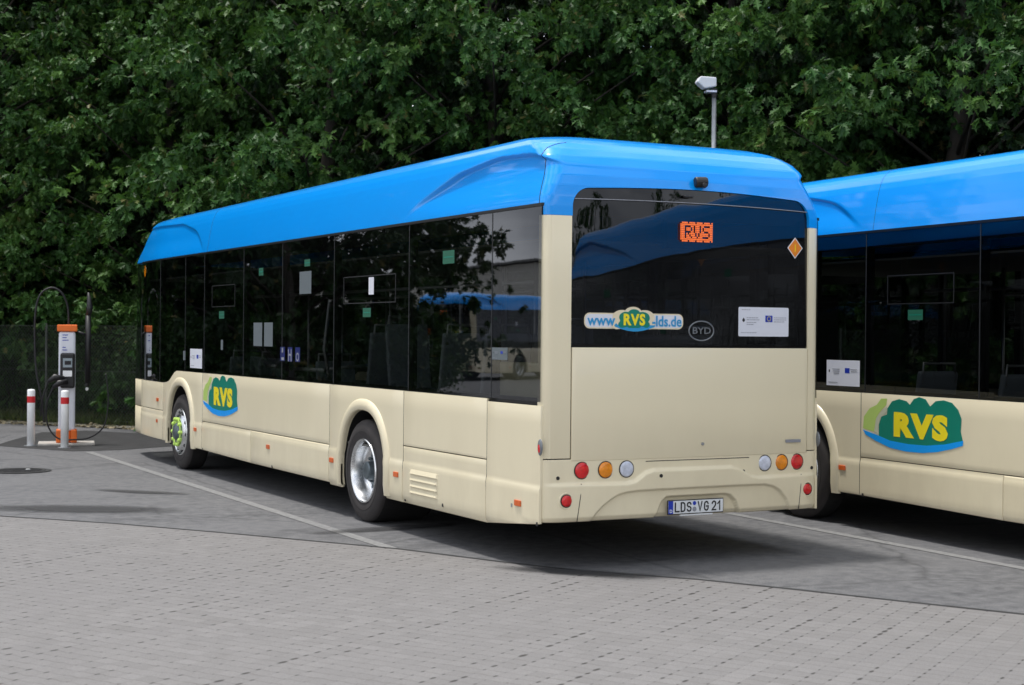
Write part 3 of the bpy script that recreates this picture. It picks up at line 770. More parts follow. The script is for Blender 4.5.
for x in xs:
    ed = 1-float(sstep(.0, .10, np.array(min(x, W-x))))
    L_, A_, P_ = ledge(x), arcz(x), platez(x)
    slope = 1.
    for z in zs:
        z = float(z); zb = z+ (0.0 if z > .45 else (.45-z)*(-.04*ed))
        d = .0
        d += .030*float(1-sstep(L_-.016, L_+.012, np.array(z)))       # lower half stands out
        d -= .024*float(1-sstep(A_-.014, A_+.002, np.array(z)))
        d -= .040*float(1-sstep(P_-.012, P_+.004, np.array(z)))
        d *= float(sstep(.0, .16, np.array(min(x, W-x))))*.999
        d += -.02*float(1-sstep(.37, .41, np.array(z)))
        yy = rear_y(x)-d
        sidex = x
        vs2.append((sidex, yy, z))
nz_ = len(zs)
me = bpy.data.meshes.new('rear_bumper'); me.from_pydata([Vector(v)+Vector(OFF) for v in vs2], [], [(i*nz_+k, (i+1)*nz_+k, (i+1)*nz_+k+1, i*nz_+k+1) for i in range(len(xs)-1) for k in range(nz_-1)])
bump_o = link('rear_bumper', me, 'cream', bus, smooth=True)
bm = bmesh.new(); bm.from_mesh(me); bm.normal_update()
if sum(fc.normal.y for fc in bm.faces) > 0:
    for fc in bm.faces: fc.normal_flip()
bm.to_mesh(me); bm.free(); solid(bump_o, .02, -1)
for pts in ([(.312, .655), (.300, .56), (.272, .375)], [(2.352, .655), (2.340, .56), (2.318, .375)]):
    MB().tube([(x, rear_y(x)-.030+(.0 if z < .64 else .012), z) for x, z in pts], .0032, 5).build('bumper_seam', 'black', bump_o, off=OFF)
MB().tube([(x, rear_y(x)-.001, .806) for x in (.87, 1.1, 1.35, 1.6, 1.83)], .003, 5).build('bumper_seam', 'black', bump_o, off=OFF)
def lamp(name, x, z, rad, mat, ring='blackring', dy=0.):
    y = rear_y(x)-dy
    o = B(MB().lathe([(0, rad+.006), (-.004, rad+.006), (-.0045, rad), (-.001, rad)], (x, y+.002, z), 'y', 28), name, 'black')
    lens = MB().lathe([(.0, rad-.001), (-.006, rad-.001), (-.012, rad*.85), (-.015, rad*.5), (-.016, .001)], (x, y+.002, z), 'y', 28).build('lens', mat, o, smooth=True, off=OFF)
    return o
for x, mt in ((.326, 'red'), (.524, 'amber'), (.703, 'clearlens')): lamp('tail_light', x, .752, .060, mt)
for x, mt in ((1.988, 'clearlens'), (2.158, 'amber'), (2.318, 'red')): lamp('tail_light', x, .756, .060, mt)
for x in (.186, 2.408):
    o = lamp('rear_reflector', x, .532, .044, 'red', dy=.030*float(sstep(0, .16, np.array(min(x, W-x)))))
    MB().lathe([(.004, .068), (-.008, .064), (-.010, .056), (-.006, .051), (.004, .050)], (x, rear_y(x)-.022, .532), 'y', 28, closed=True).build('bezel', 'cream', o, smooth=True, off=OFF)
for x, z in ((.130, .700), (.987, .694), (1.777, .698), (2.478, .70)):
    B(MB().lathe([(.01, .014), (-.004, .014), (-.004, .001)], (x, rear_y(x)-.031*float(sstep(0, .16, np.array(min(x, W-x))))*(1 if z < ledge(x) else 0), z), 'y', 14), 'parking_sensor', 'ink')
B(MB().lathe([(.01, .012), (-.008, .012), (-.009, .001)], (1.378, -.006, .926), 'y', 14), 'hatch_lock', 'galv')
mb = MB(); mb.box(2.19, 2.34, .010, .016, .913, .938); mb.v = [(x, y, z) for x, y, z in mb.v]; bd = B(mb, 'maker_badge', 'greyink', bevel=.002)
# number plate
pl = MB(); pl.box(1.085, 1.605, -.012, -.004, .388, .500); plate = B(pl, 'number_plate', 'ink', bevel=.004)
MB().box(1.093, 1.597, -.0145, -.012, .395, .493).build('plate_face', 'platewhite', plate, off=OFF)
MB().box(1.093, 1.135, -.016, -.0145, .395, .493).build('euro_band', 'euroblue', plate, off=OFF)
FR = lambda cx, cz, y: (lambda a, b, d: (cx+a, y+d, cz+b))
def fit_box(v_, a0_, a1_, b0_, b1_, ia=0, ib=2):
    A = [v[ia] for v in v_]; Bz = [v[ib] for v in v_]; la, ha, lb, hb = min(A), max(A), min(Bz), max(Bz); out = []
    for v in v_:
        v = list(v); v[ia] = a0_+(v[ia]-la)/(ha-la)*(a1_-a0_); v[ib] = b0_+(v[ib]-lb)/(hb-lb)*(b1_-b0_); out.append(tuple(v))
    return out
def put_text(name, txt, size, cx, cz, y, mat, parent, bold=0, sx=1., space=1., align='CENTER', box=None):
    v_, f_ = text_mesh(txt, size, FR(cx, cz, y), bold=bold, sx=sx, space=space, align=align)
    if box: v_ = fit_box(v_, *box)
    me = bpy.data.meshes.new(name); me.from_pydata([Vector(v)+Vector(OFF) for v in v_], [], f_); me.validate(); 
    return link(name, me, mat, parent)
def strokes(name, polys, x0, z0, w, h, t, y, mat, parent):
    mb = MB()
    for pl_ in polys:
        P_ = [Vector((x0+a*w, z0+b*h)) for a, b in pl_]; n_ = len(P_); Lf, Rt = [], []
        for i in range(n_):
            d0 = (P_[i]-P_[max(i-1, 0)]); d1 = (P_[min(i+1, n_-1)]-P_[i]); d0 = d0.normalized() if d0.length else d1.normalized(); d1 = d1.normalized() if d1.length else d0
            m_ = (d0+d1).normalized(); nn_ = Vector((-m_.y, m_.x))*(t/2/max(.5, m_.dot(d0)))
            e = m_*0 if 0 < i < n_-1 else (m_*(t/2)*(1 if i else -1))
            Lf.append(P_[i]+nn_+e); Rt.append(P_[i]-nn_+e)
        vs_ = [(p.x, y, p.y) for p in Lf]+[(p.x, y, p.y) for p in Rt]
        mb.add(vs_, [(i, i+1, n_+i+1, n_+i) for i in range(n_-1)])
    return mb.build(name, mat, parent, off=OFF)
def arcp(cx_, cz_, rx_, rz_, a0_, a1_, k_=8): return [(cx_+rx_*math.cos(R(a0_+(a1_-a0_)*i/k_)), cz_+rz_*math.sin(R(a0_+(a1_-a0_)*i/k_))) for i in range(k_+1)]
GL = {'L': [[(0, 1), (0, 0), (1, 0)]], 'D': [[(0, 0), (0, 1), (.45, 1)]+arcp(.45, .7, .55, .3, 90, 0)+arcp(.45, .3, .55, .3, 0, -90)+[(0, 0)]],
      'S': [arcp(.5, .74, .5, .26, 20, 180)+arcp(.5, .74, .5, .24, 180, 250, 4)+arcp(.5, .26, .5, .26, 70, 0, 5)+arcp(.5, .26, .5, .26, 0, -160)],
      'V': [[(0, 1), (.5, 0), (1, 1)]], 'G': [arcp(.5, .7, .5, .3, 20, 180)+arcp(.5, .3, .5, .3, 180, 360)+[(1, .48), (.58, .48)]],
      '2': [arcp(.5, .72, .5, .28, 170, -20)+[(.85, .5), (0, 0), (1, 0)]], '1': [[(.1, .72), (.62, 1), (.62, 0)]]}
for chh, x_ in (('L', 1.155), ('D', 1.209), ('S', 1.265), ('V', 1.366), ('G', 1.424), ('2', 1.495), ('1', 1.545)):
    strokes('plate_character', GL[chh], x_, .411, .033, .066, .0118, -.0162, 'ink', plate)
put_text('country_letter', 'D', .035, 1.114, .415, -.0175, 'platewhite', plate, bold=.001)
MB().lathe([(0, .016), (-.001, .016), (-.0012, .001)], (1.331, -.0146, .470), 'y', 16).build('seal', 'euroblue', plate, off=OFF)
MB().lathe([(0, .019), (-.001, .019), (-.0012, .001)], (1.331, -.0146, .424), 'y', 16).build('seal', 'greyink', plate, off=OFF)
MB().box(1.20, 1.50, -.016, -.003, .377, .386).build('plate_holder_lip', 'platewhite', plate, off=OFF)
plate.location.x = -.028
# stickers on the rear window
def curved(mb):      # lay flat shapes on to the bowed rear face
    mb.v = [(x, y+rear_y(x), z) for x, y, z in mb.v]; return mb
def rrect(cx, cz, w, h, r_, n_=6):
    p = []
    for qx, qz, a0_ in ((1, 1, 0), (-1, 1, 90), (-1, -1, 180), (1, -1, 270)):
        for k in range(n_+1):
            a = R(a0_+90*k/n_); p.append((cx+qx*(w/2-r_)+r_*math.cos(a), cz+qz*(h/2-r_)+r_*math.sin(a)))
    return p
GY = .0075
cx, cz = .768, 1.872
def cloudpts(cx, cz, w, h, n_=60):
    """three-lobed tree outline, unit shape scaled"""
    circ = [(-.27, .12, .22), (0., .24, .21), (.28, .10, .245), (-.38, -.16, .14), (.40, -.16, .13), (0, -.05, .30)]
    out = []
    for k in range(n_):
        a = 2*math.pi*k/n_; dx, dz = math.cos(a), math.sin(a); best = 0
        for x_, z_, r_ in circ:
            b_ = dx*x_+dz*z_; c_ = x_*x_+z_*z_-r_*r_; D_ = b_*b_-c_
            if D_ > 0: best = max(best, b_+math.sqrt(D_))
        out.append((cx+w*best*dx, max(cz+h*best*dz, cz-h*.30)))
    return out
st = B(curved(MB().prism(rrect(cx, cz, .86, .118, .045), FR(0, 0, GY), .001)), 'web_address_sticker', 'peach')
curved(MB().prism(cloudpts(cx-.015, cz+.005, .36, .230), FR(0, 0, GY-.0008), .001)).build('logo_backing', 'peach', st, off=OFF)
curved(MB().prism([(cx-.17+.34*k/12, cz-.045-.034*math.sin(math.pi*k/12)) for k in range(13)]+[(cx+.18, cz-.03), (cx-.18, cz-.03)], FR(0, 0, GY-.0016), .001)).build('swoosh', 'cyan', st, off=OFF)
curved(MB().prism(rrect(cx, cz, .84, .098, .038), FR(0, 0, GY-.0012), .001)).build('white_field', 'white', st, off=OFF)
curved(MB().prism(cloudpts(cx-.008, cz+.005, .262, .19), FR(0, 0, GY-.002), .001)).build('tree_shape', 'logogreen', st, off=OFF)
def ctext(name, txt, size, cx_, cz_, y, mat, parent, **k):
    o = put_text(name, txt, size, cx_, cz_, y, mat, parent, **k)
    for v in o.data.vertices: v.co.y += rear_y(v.co.x+1.275)
    return o
ctext('letters', 'www.', .115, cx-.285, cz+.006, GY-.003, 'cyan', st, bold=.0022, box=(.362, .615, 1.835, 1.892))
ctext('letters', '-lds.de', .112, cx+.272, cz+.004, GY-.003, 'cyan', st, bold=.0022, box=(.918, 1.182, 1.832, 1.915))
ctext('letters', 'RVS', .105, cx-.005, cz+.008, GY-.004, 'yellow', st, bold=.0045, space=1.15, box=(.668, .856, 1.838, 1.928))
# round maker emblem: oval outline with three letters
mb = MB(); pts = [(1.367+.115*math.cos(2*math.pi*k/40), GY, 1.803+.075*math.sin(2*math.pi*k/40)) for k in range(41)]; mb.tube(pts, .0055, 6, cap=False)
em = B(curved(mb), 'oval_emblem', 'emblem', smooth=True)
ctext('letters', 'BYD', .072, 1.367, 1.803, GY-.004, 'emblem', em, bold=.0012, sx=1.28)
def eu_sticker(cx_, cz_, w, h, place, parent):
    """place(a,b,layer) -> 3D"""
    s0 = B(MB().prism(rrect(cx_, cz_, w, h, .012), lambda a, b, d: place(a, b, d), 1), 'information_sticker', 'white') if parent is None else None
    fl = MB().prism([(cx_+w*.03, cz_-h*.0), (cx_+w*.17, cz_-h*.0), (cx_+w*.17, cz_+h*.22), (cx_+w*.03, cz_+h*.22)], lambda a, b, d: place(a, b, d-1.0), 1.0)
    fl.build('flag', 'euroblue', s0, off=OFF)
    st_ = MB()
    for k in range(12):
        a = 2*math.pi*k/12; x_, z_ = cx_+w*.10+h*.075*math.cos(a), cz_+h*.11+h*.075*math.sin(a); e = h*.012
        st_.prism([(x_-e, z_-e), (x_+e, z_-e), (x_+e, z_+e), (x_-e, z_+e)], lambda a, b, d: place(a, b, d-1.9), .9)
    st_.build('flag_stars', 'yellow', s0, off=OFF)
    em_ = MB().prism([(cx_-w*.43, cz_+h*.05), (cx_-w*.40, cz_-.005), (cx_-w*.37, cz_+h*.05), (cx_-w*.40, cz_+h*.14)], lambda a, b, d: place(a, b, d-1.0), 1.0); em_.build('crest', 'ink', s0, off=OFF)
    tx = MB()
    for x_, z_, ww in ((-.44, .40, .16), (-.34, .13, .20), (-.34, .06, .22), (-.34, -.03, .15), (-.34, -.10, .12), (.20, .14, .22), (.20, .07, .25), (.20, .0, .18), (-.45, -.38, .30)):
        x0_, z0_ = cx_+w*x_, cz_+h*z_; xx = x0_; rr_ = random.Random(int(x_*100+z_*1000))
        while xx < x0_+w*ww:
            l_ = rr_.uniform(.010, .026); tx.prism([(xx, z0_), (xx+l_, z0_), (xx+l_, z0_+h*.018), (xx, z0_+h*.018)], lambda a, b, d: place(a, b, d-1.0), 1.0); xx += l_+.005
    tx.build('small_print', 'greyink', s0, off=OFF)
    return s0
eu_sticker(1.972, 1.880, .505, .232, lambda a, b, d: (a, rear_y(a)+GY-.0008*(1-d), b), None)
# diamond sign
mb = MB(); h_ = .080; cx, cz = 2.286, 2.480
dm = B(curved(MB().prism([(cx-h_, cz), (cx, cz-h_*1.08), (cx+h_, cz), (cx, cz+h_*1.08)], FR(0, 0, GY), .001)), 'diamond_sticker', 'platewhite')
h2 = .069; curved(MB().prism([(cx-h2, cz), (cx, cz-h2*1.08), (cx+h2, cz), (cx, cz+h2*1.08)], FR(0, 0, GY-.0015), .001)).build('diamond_field', 'orange', dm, off=OFF)
curved(MB().box(cx-.004, cx+.004, GY-.003, GY-.002, cz-.03, cz+.03)).build('bar_mark', 'yellow', dm, off=OFF)
# reversing camera
o = B(MB().box(1.325, 1.385, .01, .10, 2.925, 2.975), 'reversing_camera', 'blackplastic', bevel=.01)
MB().tube([(1.30, .02, 2.955), (1.40, .00, 2.958)], .042, 16).build('camera_housing', 'blackplastic', o, smooth=False, bevel=.012, off=OFF)
MB().lathe([(0, .022), (-.01, .02), (-.012, .001)], (1.355, -.035, 2.93), 'y', 14).build('lens', 'ink', o, off=OFF)
B(MB().box(1.19, 1.27, -.012, .02, 2.828, 2.848), 'window_latch', 'blackplastic', bevel=.006)

# side details (both sides)
def S(side): return (lambda a, b, d: ((-.001-d) if side < 0 else (W+.001+d), a, b))
for s in (-1, 1):
    for y, z in ((.398, .487), (2.681, .511), (4.243, .519), (6.12, .520), (8.86, .548), (10.65, .560), (10.655, .845)):
        xo_ = -xo(z) if s < 0 else W+xo(z); sg = -1 if s < 0 else 1
        e = .050 if not (y > 10 and z < .7) else .03
        o = B(MB().box(min(xo_, xo_+sg*.010), max(xo_, xo_+sg*.010), y-e, y+e, z-.023, z+.023), 'side_marker', 'amberdk', bevel=.004)
    # corner marker (oval, dull red)
    x_ = -.004 if s < 0 else W+.004
    B(MB().ball((x_, .070, .930), (.012, .035, .062), 14, 10), 'corner_marker', 'emblem', smooth=True).name = 'corner_marker'
    B(MB().ball((x_-.006 if s < 0 else x_+.006, .072, .922), (.010, .020, .036), 12, 8), 'corner_marker_lens', 'red', smooth=True)
    # drain notches
    for y, z in ((2.50, .305), (.10, .36), (1.72, .335), (8.55, .325), (6.0, .315), (.50, .46)):
        xo_ = -xo(z) if s < 0 else W+xo(z)
        B(MB().box(xo_-.002, xo_+.002, y-.012, y+.012, z-.014, z+.014), 'jacking_mark', 'ink' if z < .4 else 'galv')
    # louvred grille
    g = MB(); xb = -xo(.5) if s < 0 else W+xo(.5); sg = -1 if s < 0 else 1
    gr = B(MB().box(min(xb-sg*.004, xb+sg*.001), max(xb-sg*.004, xb+sg*.001), 1.79, 2.40, .365, .585), 'air_grille', 'cream', bevel=.002)
    for z in (.375, .43, .485, .54):
        vsx = [(xb+sg*.001, 1.82, z), (xb+sg*.001, 2.37, z), (xb+sg*.016, 2.36, z+.008), (xb+sg*.016, 1.83, z+.008), (xb+sg*.002, 1.83, z+.046), (xb+sg*.002, 2.36, z+.046)]
        MB().add(vsx, [(0, 1, 2, 3), (3, 2, 5, 4), (0, 3, 4), (1, 5, 2), (0, 4, 5, 1)]).build('louvre', 'cream', gr, off=OFF)
    # roof seams
    def seam_at(yf, zlist):
        pts = []
        for lp_ in loops:
            z = lp_[0][2]
            if z < 2.73 or z > 3.32: continue
            half_ = sorted([(p[1], p[0]) for p in lp_ if (p[0] < .75 if s < 0 else p[0] > W-.75) and p[1] < 11])
            y = yf(z)
            if y < half_[0][0]+.01: break
            pts.append((float(np.interp(y, [h[0] for h in half_], [h[1] for h in half_])), y, z))
        return pts
    for yf_, zz_ in ((lambda z: 8.45, np.linspace(2.74, 3.3, 14)), (CAPY, np.linspace(2.73, 3.29, 24))):
        MB().tube(seam_at(yf_, zz_), .0035 if yf_ is CAPY else .002, 5).build('roof_seam', 'black', roof, off=OFF)
# fleet logo on both sides
def logo(side):
    P = lambda lay: (lambda a, b, d: ((-.0012-.0009*lay+.0008*d) if side < 0 else (W+.0012+.0009*lay-.0008*d), (a if side < 0 else 15.76-a), b))
    cy, cz = 7.84, 1.00
    # a runs along y; larger y is to the left in the picture on the left side
    g0 = [(8.564, 0.934), (8.552, 1.042), (8.473, 1.119), (8.368, 1.156), (8.303, 1.216), (8.22, 1.219), (8.23, 1.163), (8.289, 1.12), (8.34, 1.077), (8.379, 1.026), (8.403, 0.911)]
    lg = B(MB().prism(g0, P(0), 1), 'fleet_logo', 'logolime')
    MB().prism([(8.403, 0.911), (8.366, 1.043), (8.288, 1.112), (8.219, 1.147), (8.203, 1.124), (8.249, 1.074), (8.313, 1.038), (8.338, 0.964), (8.329, 0.884)], P(1), 1).build('pale_edge', 'logopale', lg, off=OFF)
    MB().prism([(8.329, 0.868), (8.331, 0.981), (8.295, 1.055), (8.218, 1.075), (8.211, 1.132), (8.148, 1.198), (8.047, 1.222), (7.946, 1.207), (7.901, 1.178), (7.848, 1.23), (7.775, 1.25), (7.69, 1.234), (7.63, 1.175), (7.559, 1.224), (7.454, 1.236), (7.35, 1.218), (7.27, 1.161), (7.23, 1.089), (7.238, 0.983), (7.209, 0.903), (7.39, 0.856), (7.624, 0.827), (7.866, 0.821), (8.116, 0.83)], P(2), 1).build('tree_shape', 'logogreen', lg, off=OFF)
    MB().prism([(8.564, 0.921), (8.377, 0.889), (8.168, 0.846), (7.916, 0.832), (7.672, 0.836), (7.437, 0.862), (7.205, 0.908), (7.209, 0.866), (7.344, 0.829), (7.529, 0.791), (7.719, 0.768), (7.939, 0.764), (8.167, 0.782), (8.376, 0.832), (8.523, 0.88)], P(3), 1).build('swoosh', 'logoblue', lg, off=OFF)
    pf = P(4)
    v_, f_ = text_mesh('RVS', .36, lambda a, b, d: pf(7.73-a, .955+b, 0), bold=.024, space=1.16)
    if side < 0: v_ = fit_box(v_, 7.395, 8.118, .884, 1.108, 1, 2)
    else: v_ = fit_box(v_, 15.76-8.118, 15.76-7.395, .884, 1.108, 1, 2)
    me = bpy.data.meshes.new('letters'); me.from_pydata([Vector(v)+Vector(OFF) for v in v_], [], f_); link('letters', me, 'yellow', lg)
    return lg
logo(-1); logo(1)
# stickers and notices in the side windows
def side_card(name, y0, y1, z0, z1, mat, lay=0, parent=None, side=-1):
    x = -.0026-.0008*lay; xx = (x, x+.0007) if side < 0 else (W-x-.0007, W-x)
    mb = MB().box(xx[0], xx[1], y0, y1, z0, z1); return mb.build(name, mat, parent or bus, off=OFF)
def side_eu(y0, y1, z0, z1, mat='white'):
    w, h = y1-y0, z1-z0; s0 = side_card('information_sticker', y0, y1, z0, z1, mat)
    side_card('flag', y0+w*.30, y0+w*.44, z0+h*.5, z0+h*.70, 'euroblue', 1, s0)
    side_card('crest', y1-w*.10, y1-w*.07, z0+h*.52, z0+h*.62, 'ink', 1, s0)
    mb = MB()
    for fy, fz, fw in ((.08, .64, .20), (.08, .56, .18), (.60, .64, .22), (.60, .56, .2), (.62, .48, .16), (.66, .12, .28)):
        mb.box(-.0046, -.0037, y0+w*fy, y0+w*(fy+fw), z0+h*fz, z0+h*(fz+.02))
    mb.build('small_print', 'greyink', s0, off=OFF)
side_eu(8.62, 9.13, 1.31, 1.55)
side_eu(.60, .86, 1.565, 1.66, 'paper')
side_card('small_notice', 9.34, 9.44, 1.40, 1.52, 'paper')
side_card('notice', 6.02, 6.30, 1.61, 1.87, 'paper'); side_card('notice', 6.37, 6.66, 1.61, 1.87, 'paper')
side_card('notice', 4.86, 5.20, 2.16, 2.39, 'paper'); side_card('small_notice', 3.24, 3.36, 2.12, 2.28, 'white')
side_card('small_notice', 7.78, 7.86, 1.55, 1.67, 'paper')
for y, z, w, h in ((1.66, 2.40, .22, .11), (3.40, 1.955, .19, .085), (4.98, 2.475, .16, .07), (6.42, 2.43, .15, .085), (7.84, 1.965, .2, .09)):
    g_ = side_card('emergency_sticker', y-w/2, y+w/2, z-h/2, z+h/2, 'green'); side_card('text_bar', y-w*.42, y+w*.42, z-.004, z+.004, 'logogreen', 1, g_)
# three blue pictograms
for k, yy in enumerate((5.70, 5.47, 5.24)):
    c = side_card('pictogram', yy-.07, yy+.07, 1.46, 1.61, 'symblue')
    if k == 0: mm = MB().box(-.0046, -.0037, yy-.02, yy+.02, 1.55, 1.60).box(-.0046, -.0037, yy-.05, yy+.03, 1.47, 1.50)
    elif k == 1: mm = MB().box(-.0046, -.0037, yy-.05, yy-.03, 1.46, 1.59).box(-.0046, -.0037, yy+.03, yy+.05, 1.46, 1.59).box(-.0046, -.0037, yy-.03, yy+.03, 1.52, 1.54)
    else: mm = MB().lathe([(0, .045), (-.0006, .045), (-.0006, .03), (0, .03)], (-.0038, yy, 1.51), 'x', 16, closed=True)
    mm.build('pictogram_mark', 'greyink', c, off=OFF)
dm = B(MB().prism([(11.50-.08, 2.60), (11.50, 2.60-.085), (11.50+.08, 2.60), (11.50, 2.60+.085)], lambda a, b, d: (-.003-.001*d, a, b), 1), 'diamond_sticker', 'amber')
# front: windscreen, bumper, headlamps
def front_strip(name, zs, mat, fi=0, sol=.02, x_from=11.742):
    full = footprint(0, 0, fi, .075, .22); idx = [i for i, p in enumerate(full) if p[1] > x_from]
    loop = [full[i] for i in idx]; n2 = len(zs); vs3 = []
    for x, y in [(0, x_from)]+loop+[(W, x_from)]:
        for z, ins in zs: vs3.append((x+(ins*.3 if x < .6 else (-ins*.3 if x > W-.6 else 0)), y-ins*min(1, max(0, (y-11.7)/.2)), z))
    me = bpy.data.meshes.new(name); me.from_pydata([Vector(v)+Vector(OFF) for v in vs3], [], [(i*n2+k, (i+1)*n2+k, (i+1)*n2+k+1, i*n2+k+1) for i in range(len(vs3)//n2-1) for k in range(n2-1)])
    bm = bmesh.new(); bm.from_mesh(me); bm.normal_update()
    if sum(fc.normal.y for fc in bm.faces) < 0:
        for fc in bm.faces: fc.normal_flip()
    bm.to_mesh(me); bm.free(); o = link(name, me, mat, bus, smooth=True)
    if sol: solid(o, sol, -1)
    return o
front_strip('front_bumper', [(.315, .04), (.36, .0), (.70, 0)], 'cream'); front_strip('front_panel', [(.712, 0), (.9, 0), (1.08, 0)], 'cream')
front_strip('windscreen', [(1.09, 0), (1.6, .01), (2.2, .03), (2.45, .045), (2.712, .06)], 'clearglass', sol=0)
front_strip('front_header', [(2.40, .052), (2.70, .070)], 'black')
for x in (.35, W-.35):
    o = B(MB().lathe([(0, .11), (.02, .10), (.03, .001)], (x, LEN-.10, .62), 'y', 24), 'headlight', 'polished', smooth=True)
    MB().lathe([(.02, .07), (.035, .06), (.04, .001)], (x, LEN-.10, .62), 'y', 20).build('lens', 'clearlens', o, smooth=True, off=OFF)

# wheels
def wheel(side, y, kind):
    xf = .0 if side < 0 else W-.0; sg = 1 if side < 0 else -1; c = (xf, y, .478)
    def P(pr): return [(a*sg, r_) for a, r_ in pr]
    wd = .58 if kind == 'rear' else .27
    w = B(MB().lathe(P([(.012, .300), (.0, .325), (-.004, .36), (-.006, .40), (.004, .435), (.018, .462), (.035, .474), (.05, .478)]), c, 'x', 56, closed=True), 'wheel', 'rubber', smooth=True)
    tr = MB().lathe(P([(.05, .478), (wd-.05, .478), (wd-.02, .462), (wd, .42), (wd, .30), (.02, .30)]), c, 'x', 56, closed=True)
    for gx in (.09, .135, .18):
        tr.lathe(P([(gx, .4795), (gx+.028, .4795)]), c, 'x', 56, closed=True)
    tr.build('tread', 'tread', w, off=OFF)
    MB().lathe(P([(-.0055, .372), (-.0075, .370), (-.0065, .366)]), c, 'x', 56, closed=True).build('sidewall_ring', 'tread', w, smooth=True, off=OFF)
    if kind == 'rear':
        rim = MB().lathe(P([(.012, .302), (-.002, .300), (-.004, .290), (.012, .281), (.03, .274), (.10, .262), (.15, .252), (.165, .225), (.165, .12)]), c, 'x', 56, closed=True)
        rim.build('rim', 'polished', w, smooth=True, off=OFF)
        hub = MB().lathe(P([(.163, .25), (.158, .16), (.12, .145), (.11, .09), (.04, .085), (.03, .07), (.03, .001)]), c, 'x', 32)
        for k in range(10):
            a = 2*math.pi*k/10; hub.tube([(c[0]+sg*.16, y+.168*math.cos(a), .478+.168*math.sin(a)), (c[0]+sg*.115, y+.168*math.cos(a), .478+.168*math.sin(a))], .016, 6)
        for k in range(8):
            a = 2*math.pi*(k+.5)/8; hub.tube([(c[0]+sg*.115, y+.115*math.cos(a), .478+.115*math.sin(a)), (c[0]+sg*.09, y+.115*math.cos(a), .478+.115*math.sin(a))], .011, 6)
        hub.build('hub', 'hubmetal', w, off=OFF)
    else:
        rim = MB().lathe(P([(.012, .302), (-.002, .300), (-.003, .288), (.02, .278), (.03, .262), (-.005, .235), (-.025, .21), (-.03, .15), (-.03, .11)]), c, 'x', 56, closed=True)
        rim.build('rim', 'polished', w, smooth=True, off=OFF)
        hl = MB()
        for k in range(10):
            a = 2*math.pi*k/10+.1; hl.ball((c[0]+sg*.006, y+.247*math.cos(a), .478+.247*math.sin(a)), (.012, .023, .023), 10, 6)
        hl.build('hand_holes', 'ink', w, off=OFF)
        MB().lathe(P([(-.03, .115), (-.05, .11), (-.075, .085), (-.08, .001)]), c, 'x', 32).build('hub', 'hubmetal', w, smooth=True, off=OFF)
        nr = MB().lathe(P([(-.042, .185), (-.050, .185), (-.050, .150), (-.042, .150)]), c, 'x', 40, closed=True)
        for k in range(10):
            a = 2*math.pi*k/10; yy, zz = y+.168*math.cos(a), .478+.168*math.sin(a)
            nr.tube([(c[0]-sg*.028, yy, zz), (c[0]-sg*.060, yy, zz), (c[0]-sg*.070, yy, zz)], [.025, .022, .014], 8)
        nr.build('wheel_nut_ring', 'lime', w, off=OFF)
for s in (-1, 1): wheel(s, YR, 'rear'); wheel(s, YF, 'front')

# the nose tapers in plan
def all_children(o): return [c for ch_ in o.children for c in [ch_]+all_children(ch_)]
for o in all_children(bus):
    if o.type != 'MESH' or not len(o.data.vertices): continue
    if max(v.co.y for v in o.data.vertices)+6 < 10.45 or any(k_ in o.name for k_ in ('wheel_', 'tread', 'rim', 'hub', 'hand_holes', 'sidewall', 'wheel')) and 'arch' not in o.name: continue
    bm = bmesh.new(); bm.from_mesh(o.data)
    for yb in (10.42, 10.7, 11.0, 11.3, 11.6, 11.9, 12.2):
        bmesh.ops.bisect_plane(bm, geom=bm.verts[:]+bm.edges[:]+bm.faces[:], plane_co=(0, yb-6, 0), plane_no=(0, 1, 0), dist=1e-5)
    for v in bm.verts:
        t_ = v.co.y+6-10.42
        if t_ > 0: v.co.x *= 1-.034*t_*t_/1.275
    bm.to_mesh(o.data); bm.free()
bus.scale = (1.014, 1, 1); bus.location.x += .018
# the two other buses
YAW2 = .070
bus2 = copy_tree(bus); c_, s_ = math.cos(YAW2), math.sin(YAW2)
rel = 6.0-YF
bus2.location = (4.02+1.275*c_+rel*s_, 2.06-1.275*s_+rel*c_, 0); bus2.rotation_euler = (0, 0, -YAW2)
bus2['label'] = 'cream and blue bus cut off by the right edge of the picture'
for ch_ in list(bus2.children):
    if ch_.name.split('.')[0] in ('notice', 'small_notice', 'pictogram'):
        for g_ in list(ch_.children): bpy.data.objects.remove(g_)
        bpy.data.objects.remove(ch_)
bus3 = copy_tree(bus); bus3.location = (-24.5, 45.5, 0); bus3.rotation_euler = (0, 0, R(58))
bus3['label'] = 'distant blue and cream bus, seen only mirrored in the rearmost side window'

# ------------------------------------------------------------------ charging station
ch = empty('charging_station', (-.42, 14.35, 0), R(-12), label='white charging column with orange bands, black screen box and looping cables', cat='charger')
MB().box(-.42, .42, -.30, .34, .0, .035).build('concrete_base', 'concrete', ch, bevel=.01)
MB().box(-.125, .125, -.11, .11, .22, 1.75).build('column', 'chwhite', ch, bevel=.035)
MB().box(-.150, .150, -.13, .13, 1.75, 1.855).build('orange_cap', 'chorange', ch, bevel=.015)
fo = MB(); fo.box(-.155, -.06, -.14, .14, .035, .24); fo.box(.06, .155, -.14, .14, .035, .24); fo.box(-.06, .06, -.09, .09, .035, .24); fo.build('orange_foot', 'chorange', ch, bevel=.02)
bx = MB().box(-.10, .118, -.20, -.108, .88, 1.42).build('display_box', 'blackplastic', ch, bevel=.03)
MB().box(-.06, .075, -.206, -.200, 1.20, 1.34).build('screen', 'screen', bx); MB().box(-.06, .075, -.206, -.200, 1.06, 1.15).build('label_plate', 'post', bx)
MB().box(-.035, .06, -.209, -.206, 1.24, 1.30).build('readout', 'ink', bx)
